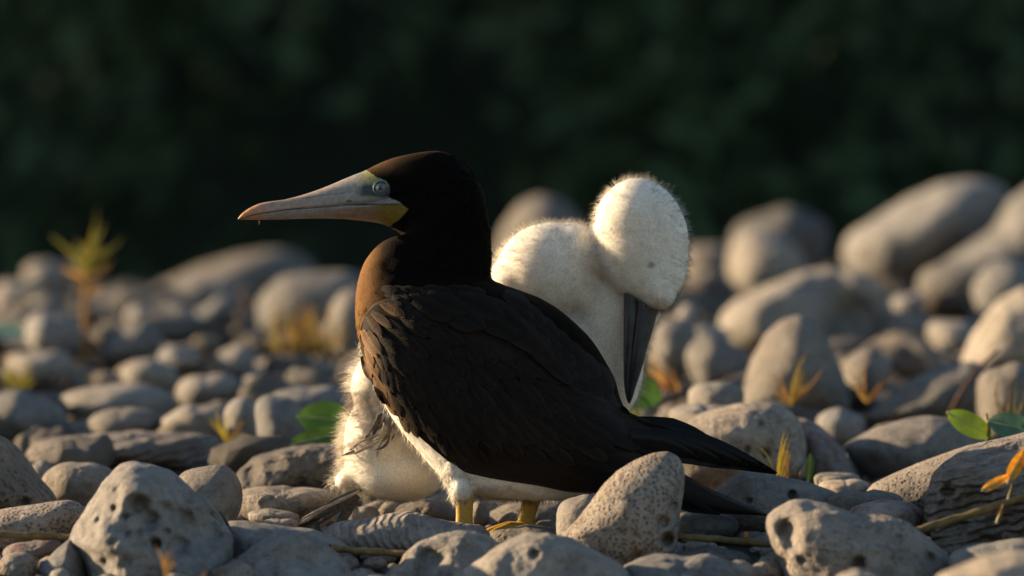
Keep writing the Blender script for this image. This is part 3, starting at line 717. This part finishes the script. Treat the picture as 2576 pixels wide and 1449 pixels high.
# coverts
yy = 800
cnt = 0
for row in range(-1, 10):
    for q in range(31):
        x = 900 + q * 21 + (row % 2) * 10 + FR.uniform(-7, 7); y = 792 + row * 35 + FR.uniform(-11, 11) + (x - 922) * .12
        if not inwing(x + 5, y) or not inwing(x + 16, y + 44) or y > 1075 - (x > 1150) * 25 + FR.uniform(-38, 38): continue
        if x > 1080 and y < 800 + (x - 1080) * .42: continue
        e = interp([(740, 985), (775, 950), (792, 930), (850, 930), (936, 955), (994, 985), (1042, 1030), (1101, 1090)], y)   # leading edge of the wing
        z = FR.uniform(.8, 1.2); mt = M_feathb if x < e - 6 else M_feathm if x < e + 12 else M_feath; z *= .8 if x < e + 12 else 1  # sunlit strip along the edge painted through the lighter feather colours
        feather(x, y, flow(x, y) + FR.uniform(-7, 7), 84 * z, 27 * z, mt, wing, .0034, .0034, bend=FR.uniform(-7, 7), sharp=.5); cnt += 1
for q in range(18):
    t = q / 17; x = lerp(1130, 1560, t) + FR.uniform(-8, 8); y = lerp(1062, 1062, t) + 26 * math.sin(q * 2.3) + FR.uniform(-12, 12)
    feather(x, y, lerp(52, 24, t) + FR.uniform(-4, 4), lerp(105, 150, t) * FR.uniform(.85, 1.15), 34, M_feath, wing, .003, .0055, bend=-5, sharp=.6)
# scapulars: large soft feathers over the shoulder, and mantle rows
for (x, y, a, L, Wf) in [(1040,752,22,110,44),(1075,740,20,120,48),(1110,765,24,130,50),(1150,742,22,135,52),(1175,775,27,150,54),(1200,748,30,150,54),(1235,790,34,165,54),(1230,765,36,190,50),(1275,800,40,170,50),(1300,830,40,160,46),(1335,860,42,150,42),(1120,790,22,90,40),(1065,772,20,80,36)]:
    feather(x, y, a, L, Wf, M_feath, bird, .0075, .005, 'scapular_feather', bend=6, sharp=.4)
for row in range(3):
    for q in range(9):
        x = 960 + q * 27 + row * 9 + FR.uniform(-4, 4); y = 722 + row * 17 + q * .5 + FR.uniform(-3, 3)
        feather(x, y, 10 + row * 5 + FR.uniform(-5, 5), 46, 22, M_feath, bird, .0025, .0035, 'mantle_feather', sharp=.45)
for row in range(3):
    for q in range(7):
        x = 1268 + q * 38 + row * 6; y = 735 + row * 26 + q * (30 + row * 3)
        feather(x, y, 34 + q * 4, 84, 42, M_feath, bird, .0014, .003, 'back_feather', sharp=.45)
# tail
tail = empty('tail', (0, 0, 0)); tail.parent = bird
TF = [((1560,1075),(1955,1190),60,.000),((1565,1090),(1950,1191),58,-.012),((1570,1100),(1900,1182),60,-.022),((1570,1085),(1880,1158),60,.012),((1575,1105),(1835,1172),56,-.028),((1575,1075),(1820,1125),58,.022),((1580,1110),(1765,1160),50,-.032)]
for (a, b, wd, yo) in TF:
    L = math.hypot(b[0] - a[0], b[1] - a[1]); an = math.atan2(b[1] - a[1], b[0] - a[0]); V = []; F = []; n = 14
    for i in range(n):
        t = i / (n - 1); cx, cy = lerp(a[0], b[0], t), lerp(a[1], b[1], t) - 10 * math.sin(t * math.pi)
        ww = wd * .5 * interp([(0, .9), (.45, 1.25), (.68, .95), (.86, .5), (1, .07)], t)
        for dy in (1, -1):
            for u in (-1, -.4, .4, 1):
                p = at(cx - math.sin(an) * ww * u, cy + math.cos(an) * ww * u, BD); p.y += yo + .03 * (1 - t) * (yo / .03) + u * .006 - dy * .0016 * (1 - abs(u)); V.append(p)
    for i in range(n - 1):
        for s_ in (0, 4):
            for j in range(3):
                q = (i * 8 + s_ + j, i * 8 + s_ + j + 1, (i + 1) * 8 + s_ + j + 1, (i + 1) * 8 + s_ + j); F.append(q if s_ == 0 else q[::-1])
        for j in (0, 3): F.append((i * 8 + j, (i + 1) * 8 + j, (i + 1) * 8 + 4 + j, i * 8 + 4 + j))
    part('tail_feather', V, F, M_tailf, tail)
# legs and webbed feet
def leg(x0, y0, x1, y1, dd):
    pts = [at(lerp(x0, x1, t), lerp(y0, y1, t) , BD) + Vector((0, dd, 0)) for t in (0, .2, .4, .6, .8, 1)]
    v, f = tube(pts, [26 * s8, 24 * s8, 22 * s8, 21 * s8, 21.5 * s8, 24 * s8], 16, .62)
    lg = part('leg', v, f, M_yel, bird)
    V = []; F = []; base = pts[-1] + Vector((.006, 0, .004)); toes = [(-.058, -.03), (-.068, 0), (-.056, .03)]
    for q, (tx, ty) in enumerate(toes):
        v, f = tube([base, base + Vector((tx * .4, ty * .45, .002)), base + Vector((tx * .75, ty * .85, -.005)), base + Vector((tx, ty, -.012))], [.0075, .006, .005, .0025], 8)
        F += [tuple(i + len(V) for i in g) for g in f]; V += v
    for (p, q) in ((0, 1), (1, 2)):
        a, b = toes[p], toes[q]; o = len(V); n = 6
        for i in range(n):
            t = i / (n - 1) * .92
            for u in (0, .5, 1):
                sag = 1 - .12 * (u == .5)
                V.append(base + Vector((lerp(a[0], b[0], u) * t * sag, lerp(a[1], b[1], u) * t, -.012 * t * t - .001)))
        for i in range(n - 1):
            for u in (0, 1): k = o + i * 3 + u; F.append((k, k + 1, k + 4, k + 3))
    v, f = tube([base, base + Vector((.018, -.01, -.002)), base + Vector((.032, -.018, -.007))], [.006, .005, .0025], 8)
    F += [tuple(i + len(V) for i in g) for g in f]; V += v
    part('webbed_foot', V, F, M_yel, lg)
leg(1170, 1215, 1168, 1340, -.040); leg(1345, 1230, 1317, 1336, .035)
def blob(items, name, mat, parent, voxel, d0, colf, smooth=6):
    V = []; F = []
    for (cx, cy, dy, rx, ry, rt, rot) in items:
        v, f = ICO[4]; c, s_ = math.cos(R(rot)), math.sin(R(rot)); o = len(V)
        for p in v:
            x, z = p[0] * rx, p[2] * ry
            X, Z = x * c - z * s_, x * s_ + z * c
            q = at(cx + X, cy - Z, d0); q.y += dy + p[1] * rt; V.append(q)
        F += [tuple(int(i) + o for i in t) for t in f]
    tmp = ob('tmp', mesh('tmp', V, F)); m = tmp.modifiers.new('r', 'REMESH'); m.mode = 'VOXEL'; m.voxel_size = voxel
    m2 = tmp.modifiers.new('s', 'SMOOTH'); m2.iterations = smooth; m2.factor = .6
    dg = bpy.context.evaluated_depsgraph_get(); me = bpy.data.meshes.new_from_object(tmp.evaluated_get(dg)); bpy.data.objects.remove(tmp)
    off = parent.matrix_world.translation if parent.parent is None else parent.location
    vv = [p.co.copy() for p in me.vertices]; ff = [tuple(p.vertices) for p in me.polygons]; bpy.data.meshes.remove(me)
    o = part(name, vv, ff, mat, parent)
    setcol(o.data, [colf((p.x * K / p.y) + 1288, (CZ - p.z) * K / p.y + 640) for p in vv]); return o, vv, ff
thigh, tv, tf = blob([(1152, 1168, -.022, 44, 60, .034, 12), (1162, 1225, -.036, 30, 38, .024, 0), (1330, 1215, .035, 60, 40, .03, 0), (1250, 1205, 0, 130, 40, .05, 0)], 'thigh_plumage', M_plum, bird, .004, BD, lambda x, y: (.74, .70, .62))

# ------------------------------------------------------------------ fluff: tapered barbs rooted in the skin
def fluff(name, vv, ff, n, length, width, parent, mat, colf, keep=None, flowv=None, spread=.5, lay=.0, seed=1, lenf=None, clump=0):
    rs = np.random.RandomState(seed)
    P = np.array([tuple(p) for p in vv]); tri = []
    for f in ff:
        for i in range(1, len(f) - 1): tri.append((f[0], f[i], f[i + 1]))
    tri = np.array(tri); a, b, c = P[tri[:, 0]], P[tri[:, 1]], P[tri[:, 2]]
    nr = np.cross(b - a, c - a); ar = np.linalg.norm(nr, axis=1); nr = nr / np.maximum(ar, 1e-12)[:, None]
    idx = rs.choice(len(tri), n, p=ar / ar.sum()); r1, r2 = np.sqrt(rs.rand(n)), rs.rand(n)
    pos = a[idx] * (1 - r1)[:, None] + b[idx] * (r1 * (1 - r2))[:, None] + c[idx] * (r1 * r2)[:, None]; nm = nr[idx]
    # outward normals
    cen = P.mean(0)
    px = pos[:, 0] * K / pos[:, 1] + 1288; py = (CZ - pos[:, 2]) * K / pos[:, 1] + 640
    if keep is not None:
        k = keep(px, py); pos, nm, px, py = pos[k], nm[k], px[k], py[k]; n = len(pos)
    L = length * (.55 + .8 * rs.rand(n))
    if lenf is not None: L *= lenf(px, py)
    d = nm * (1 - lay) + rs.randn(n, 3) * spread * .5
    if flowv is not None: d += np.array([flowv(x, y) for x, y in zip(px, py)]) * (lay + .15)
    if clump:
        cl = np.array([[noise.noise((p[0] * clump, p[1] * clump, p[2] * clump)), noise.noise((p[0] * clump, p[1] * clump, p[2] * clump + 9)), noise.noise((p[0] * clump + 5, p[1] * clump, p[2] * clump))] for p in pos]); d += cl * .5
    d /= np.linalg.norm(d, axis=1)[:, None]
    side = np.cross(d, rs.randn(n, 3)); side /= np.linalg.norm(side, axis=1)[:, None]; side *= (width * (.6 + .7 * rs.rand(n)))[:, None]
    root = pos - nm * length * .12; bend = rs.randn(n, 3) * .16 * L[:, None] - np.array([0, 0, 1.]) * (.12 * L)[:, None]
    m1 = root + d * (L * .5)[:, None]; tip = root + d * L[:, None] + bend
    V = np.stack([root - side, root + side, m1 + side * .75, m1 - side * .75, tip], 1).reshape(-1, 3)
    i = np.arange(n)[:, None] * 5
    F = [tuple(q) for q in (i + np.array([[0, 1, 2, 3]]))] + [tuple(q) for q in (i + np.array([[3, 2, 4]]))]
    o = part(name, V, F, mat, parent)
    nn_ = np.repeat(nm, 5, axis=0) * .94 + np.repeat(d, 5, axis=0) * .06; nn_ /= np.linalg.norm(nn_, axis=1)[:, None]
    na = o.data.attributes.new('Nrm', 'FLOAT_VECTOR', 'POINT'); na.data.foreach_set('vector', nn_.astype(np.float32).ravel())
    cc = np.array([colf(x, y) for x, y in zip(px, py)]); cc *= (.9 + .2 * rs.rand(n))[:, None]
    setcol(o.data, np.repeat(cc, 5, axis=0)); return o
bodyf = ringfaces(NBK, ns - 1, range(NR))
def head_keep(x, y):
    return np.array([(b < 800 or a < 990) and not inpoly(a, b, FACE) and b < 985 and a > 880 for a, b in zip(x, y)])
def head_flow(x, y):
    if y < 600: v = (1, .15 + (x - 1000) / 300) if x < 1200 else (.2, 1)
    else: v = (.15, 1)
    l = math.hypot(*v); return (v[0] / l, 0, -v[1] / l)
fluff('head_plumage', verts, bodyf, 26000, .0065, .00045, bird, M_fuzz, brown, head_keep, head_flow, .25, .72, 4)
fluff('belly_plumage', verts, bodyf, 12000, .009, .0004, bird, M_fuzz, lambda x, y: (.74, .70, .62), lambda x, y: np.array([b > interp(WB, a) + 3 and a < 1540 for a, b in zip(x, y)]), lambda x, y: (.5, 0, -.86), .4, .6, 5, clump=60)
fluff('thigh_barbs', tv, tf, 9000, .010, .0004, bird, M_fuzz, lambda x, y: (.74, .70, .62), None, lambda x, y: (.15, 0, -1), .3, .65, 6, clump=60)

# ------------------------------------------------------------------ chick
CD = 8.19
chick = empty('booby_chick', at(1180, 1285, CD))
tag(chick, 'fluffy white booby chick behind the adult, head bowed and dark bill down', 'bird')
CW = (.79, .735, .635)
def ccol(x, y):
    n = noise.noise((x * .012, y * .012, 4))
    c = CW
    if x < 1050 and 985 < y < 1130 and n > .05 - .002 * (1130 - y) + (x - 880) * .0006: c = mix3(c, (.22, .18, .15), .75)       # greyish moult on the folded wing
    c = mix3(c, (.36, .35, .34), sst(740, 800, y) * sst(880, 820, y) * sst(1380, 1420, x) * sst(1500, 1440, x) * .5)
    if (x - 1638) ** 2 / 180 + (y - 666) ** 2 / 70 < 1: c = mix3(c, (.12, .10, .09), .75 * (1 - ((x - 1638) ** 2 / 180 + (y - 666) ** 2 / 70)))
    return c
items = [ # cx, cy, depth offset, rx, ry, thickness, rotation
 (1150,985,0.01,345,170,.095,39),(962,1118,-.005,96,128,.08,10),(950,965,-.015,66,88,.06,-12),(1000,1186,-.01,122,76,.075,-4),(872,1205,-.005,34,26,.03,30),
 (1378,682,-.005,134,122,.080,22),(1290,705,-.005,62,62,.06,0),(1440,642,-.005,66,84,.07,0),(1470,720,.005,60,90,.06,0),
 (1535,810,.022,108,205,.075,-9),(1560,930,.02,60,120,.06,-4),(1400,930,.02,150,200,.10,30),(1600,750,.03,74,90,.05,0),
 (1530,625,0,66,74,.06,0),(1613,606,-.045,118,160,.072,9),(1603,560,-.045,108,108,.072,0),(1634,680,-.048,92,86,.066,0),(1645,718,-.056,58,52,.06,0),(1652,738,-.058,46,44,.056,0),(1497,640,0,56,64,.06,0)]
cbody, cv, cf = blob(items, 'body', M_down, chick, .0045, CD, ccol, 14)
def cflow(x, y):
    if x > 1480 and y < 790: return (.1, 0, -.6)
    if x < 1120: return (-.8, 0, -.6)
    return (-.7, 0, -.1)
fluff('down', cv, cf, 46000, .0115, .0002, chick, M_barb, ccol, None, cflow, .5, .25, 8, lambda x, y: np.where((x > 1440) & (x < 1575) & (y > 640) , .8, np.where((x > 940) & (y > 1120), .5, np.where(x < 1060, 1.6, 1.0))), clump=70)
# bill
def loft(secs_, d, sub=6, n=20):
    q = catmull(secs_, sub); V = []; F = []
    for (x0, y0, x1, y1, hw, dy) in q:
        for k in range(n):
            a = 2 * math.pi * k / n; p = at(lerp(x0, x1, .5 + .5 * math.cos(a)), lerp(y0, y1, .5 + .5 * math.cos(a)), d); p.y += dy - math.sin(a) * hw * sc(d); V.append(p)
    for i in range(len(q) - 1):
        for k in range(n): F.append((i * n + k, i * n + (k + 1) % n, (i + 1) * n + (k + 1) % n, (i + 1) * n + k))
    F.append(tuple(range(n))); F.append(tuple((len(q) - 1) * n + k for k in range(n))); return V, F
BL = [(1566,690,1690,735,44,-.055),(1567,735,1655,778,34,-.064),(1567,790,1640,828,29,-.068),(1566,850,1626,872,24,-.070),(1566,910,1612,925,19,-.070),(1567,960,1598,968,13,-.069),(1572,995,1589,998,8,-.068),(1578,1012,1582,1012,2,-.067)]
UP = [(lerp(a, c, .34), lerp(b, d, .34), c, d, h, e) for a, b, c, d, h, e in BL]; LO = [(a, b, lerp(a, c, .5), lerp(b, d, .5), h * .8, e + .001) for a, b, c, d, h, e in BL]
v, f = loft(UP, CD); part('upper_bill', v, f, M_cbill, chick)
v, f = loft(LO, CD); part('lower_bill', v, f, M_cbill, chick)
# tail quills and moulting wing feathers
def quill(a, b, wd, dy, parent, name='tail_feather', curl=0, mat=None):
    n = 8; V = []; F = []; an = math.atan2(b[1] - a[1], b[0] - a[0])
    for i in range(n):
        t = i / (n - 1); cx, cy = lerp(a[0], b[0], t) - math.sin(an) * curl * math.sin(t * 3.14), lerp(a[1], b[1], t) + math.cos(an) * curl * math.sin(t * 3.14)
        ww = wd * .5 * interp([(0, .5), (.3, 1), (.8, .8), (1, .12)], t)
        for u in (-1, 0, 1):
            p = at(cx - math.sin(an) * ww * u, cy + math.cos(an) * ww * u, CD); p.y += dy - .002 * (1 - abs(u)); V.append(p)
    for i in range(n - 1):
        for j in (0, 1): F.append((i * 3 + j, i * 3 + j + 1, (i + 1) * 3 + j + 1, (i + 1) * 3 + j))
    part(name, V, F, mat or M_cfe, parent)
M_tan = simple('tan_quill', (.34, .27, .19), .7, .2, var=.4, scale=200)
for q, (a, b, wd, dy) in enumerate([((900,1222),(738,1320),13,-.092),((905,1230),(752,1314),14,-.098),((905,1238),(775,1306),13,-.102),((900,1245),(800,1312),16,-.1),((905,1240),(845,1330),22,-.088),((890,1262),(850,1322),26,-.084),((915,1225),(820,1262),12,-.104),((910,1228),(765,1296),10,-.106)]): quill(a, b, wd, dy, chick, 'tail_feather', 0, (M_brq, M_tan, M_cfe, M_cfe, M_cfe, M_cfe, M_cfe, M_tan)[q])
QR = random.Random(4)
for q in range(15):
    ax, ay = QR.uniform(925, 1000), QR.uniform(1020, 1110); L_ = QR.uniform(45, 95); an_ = R(QR.uniform(105, 165))
    quill((ax, ay), (ax + L_ * math.cos(an_), ay + L_ * math.sin(an_)), QR.uniform(5, 13), -.098 + .02 * QR.random() + .035 * (ax < 950), chick, 'wing_feather', QR.uniform(-14, 14), M_tan if q % 3 == 0 else M_cfe if q % 3 == 1 else M_brq)

# ------------------------------------------------------------------ plants
def blade(a, b, d, wd, mat, parent, bend=8, dy=0, name='blade', taper=True):
    n = 8; V = []; F = []; an = math.atan2(b[1] - a[1], b[0] - a[0])
    for i in range(n):
        t = i / (n - 1); o = bend * math.sin(t * math.pi)
        cx, cy = lerp(a[0], b[0], t) - math.sin(an) * o, lerp(a[1], b[1], t) + math.cos(an) * o
        ww = wd * .5 * (interp([(0, .8), (.3, 1), (.7, .7), (1, .08)], t) if taper else 1)
        for u in (-1, 0, 1):
            p = at(cx - math.sin(an) * ww * u, cy + math.cos(an) * ww * u, d); p.y += dy * t + (.0014 if u == 0 else 0) * wd / 8; V.append(p)
    for i in range(n - 1):
        for j in (0, 1): F.append((i * 3 + j, i * 3 + j + 1, (i + 1) * 3 + j + 1, (i + 1) * 3 + j))
    return part(name, V, F, mat, parent)
PR = random.Random(9)
def tuft(name, label, cat, base, d, blades, wd=7, mat=None, stalk=None, spread=.03):
    th = empty(name, at(base[0], base[1], d)); tag(th, label, cat)
    for k, (bx, by, tx, ty, m) in enumerate(blades): blade((bx, by), (tx, ty), d, wd * .62 * PR.uniform(.7, 1.2), m or mat, th, PR.uniform(-9, 9), PR.uniform(-spread, spread))
    for k, (bx, by, tx, ty, m) in enumerate(blades):
        q = PR.uniform(.45, .9); blade((bx + PR.uniform(-4, 4), by), (lerp(bx, tx, q) + PR.uniform(-16, 16), lerp(by, ty, q) + PR.uniform(-6, 6)), d + PR.uniform(-.02, .02), wd * .4, m or mat, th, PR.uniform(-10, 10), PR.uniform(-spread, spread))
    if stalk:
        v, f = tube([at(x, y, d) for x, y in stalk[0]], [q * sc(d) for q in stalk[1]], 8); part('stalk', v, f, stalk[2], th)
    return th
Y, O, ST = M_yblade, M_olive, M_straw
tuft('grass_tuft', 'upright yellow grass blades beside the dark tail tip', 'grass', (1975,1205), 8.4, [(1955,1200,1973,1081,Y),(1963,1205,1985,1090,Y),(1980,1210,1989,1105,ST),(1970,1208,1984,1120,Y),(1984,1212,1982,1112,ST),(1962,1195,1975,1130,Y),(1945,1175,1897,1116,O)], 7.5, spread=.012)
tuft('dry_sprig', 'short brown dry sprig just right of the upright yellow blades', 'sprig', (2000,1215), 8.38, [(2000,1216,2030,1157,M_twig),(2004,1205,2002,1190,M_twig),(2010,1195,2022,1186,ST)], 6, spread=.005)
wl = [(222,690,240,515,O),(220,680,128,590,O),(226,680,318,596,O),(215,700,150,668,ST),(228,660,262,560,O),(216,655,190,600,O),(222,700,290,650,ST),(210,740,170,700,ST),(225,740,262,720,ST),(214,670,232,560,Y),(222,690,176,620,Y),(226,690,270,620,Y)]
tuft('tall_weed', 'tall blurred weed stalk with spiky top at the far left', 'weed', (205,985), 10.9, wl, 17, stalk=([(200,990),(206,930),(212,860),(216,780),(220,690)],[5,6,7,8,6],M_straw), spread=.08)
for q in range(9): pass
tuft('grass_tuft', 'small yellow grass tuft on the stones above the long slab', 'grass', (572,1105), 9.05, [(572,1110,545,1022,Y),(574,1110,604,1052,Y),(568,1112,528,1048,Y),(576,1112,612,1062,ST),(574,1108,580,1022,Y),(570,1115,640,1103,ST),(566,1112,552,1060,O)], 9)
bl = []
for q in range(22):
    x = 690 + q * 8; bl.append((x + PR.uniform(-8, 8), 850 + PR.uniform(0, 50), x + PR.uniform(-35, 35), 735 + PR.uniform(0, 70), (M_yblade, M_straw, M_straw)[q % 3]))
tuft('orange_weed', 'blurred clump of orange yellow weeds in front of the large sunlit stone', 'weed', (770,905), 10.9, bl, 9, stalk=([(728,905),(730,850),(738,800)],[6,6,5],M_straw), spread=.1)
tuft('grass_tuft', 'blurred yellow green grass at the left edge below the teal leaf', 'grass', (45,1000), 10.2, [(40,985,-5,890,Y),(45,985,30,905,O),(50,985,85,915,Y),(48,985,62,900,Y),(44,985,5,930,O),(46,985,95,955,Y),(42,990,-20,930,Y)], 14, spread=.05)
tuft('orange_grass', 'orange grass sprig before the upright pointed stone', 'grass', (1985,1015), 9.15, [(1990,1015,2032,883,Y),(1988,1010,1926,931,ST),(1992,1012,2074,918,ST),(1985,1010,1962,940,ST),(1995,1010,2020,950,ST),(1990,1020,1940,965,ST),(1992,1020,2010,900,ST),(1990,1015,2045,965,ST)], 8)
tuft('orange_grass', 'orange grass sprig right of the upright pointed stone', 'grass', (2180,1015), 9.2, [(2180,1012,2183,885,ST),(2180,1010,2250,945,ST),(2178,1010,2120,915,ST),(2182,1015,2215,960,ST),(2178,1012,2150,950,ST),(2184,1015,2262,930,M_redbr)], 7.5)
tuft('orange_grass', 'orange brown dry grass just right of the chick bill', 'grass', (1690,985), 9.6, [(1690,985,1628,850,ST),(1695,985,1622,890,ST),(1685,985,1640,905,ST),(1700,985,1650,870,ST),(1705,985,1660,930,M_redbr),(1690,985,1612,925,ST),(1712,985,1690,930,ST),(1680,985,1630,940,M_redbr)], 13, spread=.05)
tuft('thin_stalks', 'thin upright grass stalks at the right edge above the green leaves', 'grass', (2530,1040), 8.75, [(2512,1040,2518,930,O),(2535,1040,2545,900,ST),(2550,1040,2560,925,O),(2560,1045,2590,960,Y),(2525,1040,2500,950,ST)], 5)
tuft('dry_twig', 'dark bent twig slanting over the stones at the right', 'twig', (2385,1060), 9.3, [(2400,1030,2440,965,M_twig),(2450,945,2500,935,M_twig)], 6, stalk=([(2380,1060),(2410,1000),(2450,935),(2512,880)],[5,5,4,3],M_twig))
tuft('straw_sprig', 'tiny golden dry sprig before the tall pitted boulder', 'sprig', (420,1470), 7.1, [(420,1450,389,1371,ST),(421,1440,427,1380,ST),(421,1430,438,1412,ST),(419,1440,402,1400,ST),(420,1470,421,1425,ST),(421,1425,415,1395,ST)], 8, spread=.01)
tuft('straw_sprig', 'lone straw tip at the bottom edge right of the golden sprig', 'sprig', (512,1475), 7.1, [(510,1475,523,1430,ST),(552,1480,558,1442,ST)], 8, spread=.01)

def leaf(cx, cy, rx, ry, rot, d, mat, parent, tilt=.3, fold=.3, name='leaf'):
    n, m = 13, 9; V = []; F = []; c, s_ = math.cos(R(rot)), math.sin(R(rot)); k = sc(d)
    for i in range(n):
        t = i / (n - 1); x = (t * 2 - 1) * rx; hw = ry * max(.02, (math.sin(math.pi * min(1, t * 1.02 + .0)) ** .6))
        for j in range(m):
            u = j / (m - 1) * 2 - 1; yv = u * hw
            X, Z = x * c - yv * s_, x * s_ + yv * c
            p = at(cx + X, cy - Z, d); p.y += tilt * yv * k + abs(u) * fold * hw * k * -1 + .06 * rx * k * math.sin(t * 7) ; V.append(p)
    for i in range(n - 1):
        for j in range(m - 1): F.append((i * m + j, i * m + j + 1, (i + 1) * m + j + 1, (i + 1) * m + j))
    o = part(name, V, F, mat, parent)
    r = [V[i * m + m // 2] + Vector((0, -.0008, 0)) for i in range(n)]
    v, f = tube(r, [max(.0004, .0016 * (1 - i / n)) for i in range(n)], 6); part('midrib', v, f, M_rib, o); return o
def leafy(name, label, base, d, leaves, stem=None):
    th = empty(name, at(base[0], base[1], d)); tag(th, label, 'leaf' if len(leaves) == 1 else 'leaves')
    for (cx, cy, rx, ry, rot, m, dd) in leaves: leaf(cx, cy, rx, ry, rot, d + dd, m, th)
    for pts in (stem or []):
        v, f = tube([at(x, y, d) for x, y in pts], .0022, 8); part('stem', v, f, M_stem, th)
    return th
leafy('beach_vine', 'two rounded green leaves left of the chick flank', (850,1150), 8.72, [(822,1053,76,44,-4,M_green,0),(806,1100,88,26,14,M_green,-.03),(870,1090,40,26,40,M_green,.03)], [[(850,1150),(880,1115),(890,1075)]])
leafy('beach_vine', 'round green leaf behind the tip of the chick bill', (1610,1075), 8.85, [(1608,985,62,44,-20,M_green,0),(1592,1050,40,20,-50,M_lime,.03)], [[(1612,1080),(1600,1040),(1590,990)]])
leafy('beach_vine', 'lime and blue green leaves with pale ribs at the right edge', (2480,1110), 8.4, [(2440,1068,66,30,-28,M_lime,0),(2545,1072,62,34,-12,M_bluel,-.02)], [[(2482,1110),(2488,1075),(2480,1040)]])
leafy('grass_leaf', 'small upright lime leaf between the pored and the rust mottled stones', (2035,1215), 8.45, [(2036,1178,38,10,86,M_lime,0)])
leafy('fallen_leaf', 'blurred pale teal leaf lying at the far left edge', (20,852), 11.2, [(22,832,46,20,-6,M_teal,0)])
# runner stems crossing the foreground
def runner(label, pts, d, rad, leaves=(), bud=None):
    th = empty('vine_runner', at(pts[0][0], pts[0][1], d)); tag(th, label, 'vine stem')
    q = catmull(pts, 6); v, f = tube([at(a[0], a[1], d) + Vector((0, .004 * math.sin(i * .7), .0006 * math.sin(i * 1.9))) for i, a in enumerate(q)], [rad * sc(d) * (1 + .09 * math.sin(i * .9)) for i in range(len(q))], 12); part('stem', v, f, M_stem, th)
    for (cx, cy, rx, ry, rot, m) in leaves: leaf(cx, cy, rx, ry, rot, d - .02, m, th, .2, .15)
    if bud: v, f = tube([at(bud[0], bud[1] + 6, d - .006), at(bud[0] + 1, bud[1], d - .006), at(bud[0], bud[1] - 6, d - .006)], [.003, .0035, .001], 8); part('bud', v, f, M_orange, th)
runner('olive vine stem crossing the honeycomb coral at the left edge', [(-60,1343),(60,1347),(150,1350),(240,1362)], 7.72, 9)
runner('olive vine stem half buried between ridged coral and hollowed stone', [(830,1378),(900,1386),(980,1391),(1060,1398)], 7.72, 9)
runner('olive vine stem between the honeycomb cone and the two lobed stone', [(1640,1343),(1730,1351),(1830,1359),(1960,1370)], 7.72, 9, bud=(1876, 1344))
runner('olive vine stem with orange leaves rising to the right edge', [(2240,1352),(2320,1330),(2420,1300),(2520,1268),(2650,1225)], 7.62, 10, [(2556,1172,50,17,62,M_orange),(2506,1214,42,12,28,M_orange),(2600,1150,40,16,40,M_orange),(2515,1292,26,8,70,M_redbr),(2540,1238,20,6,75,M_redbr)])
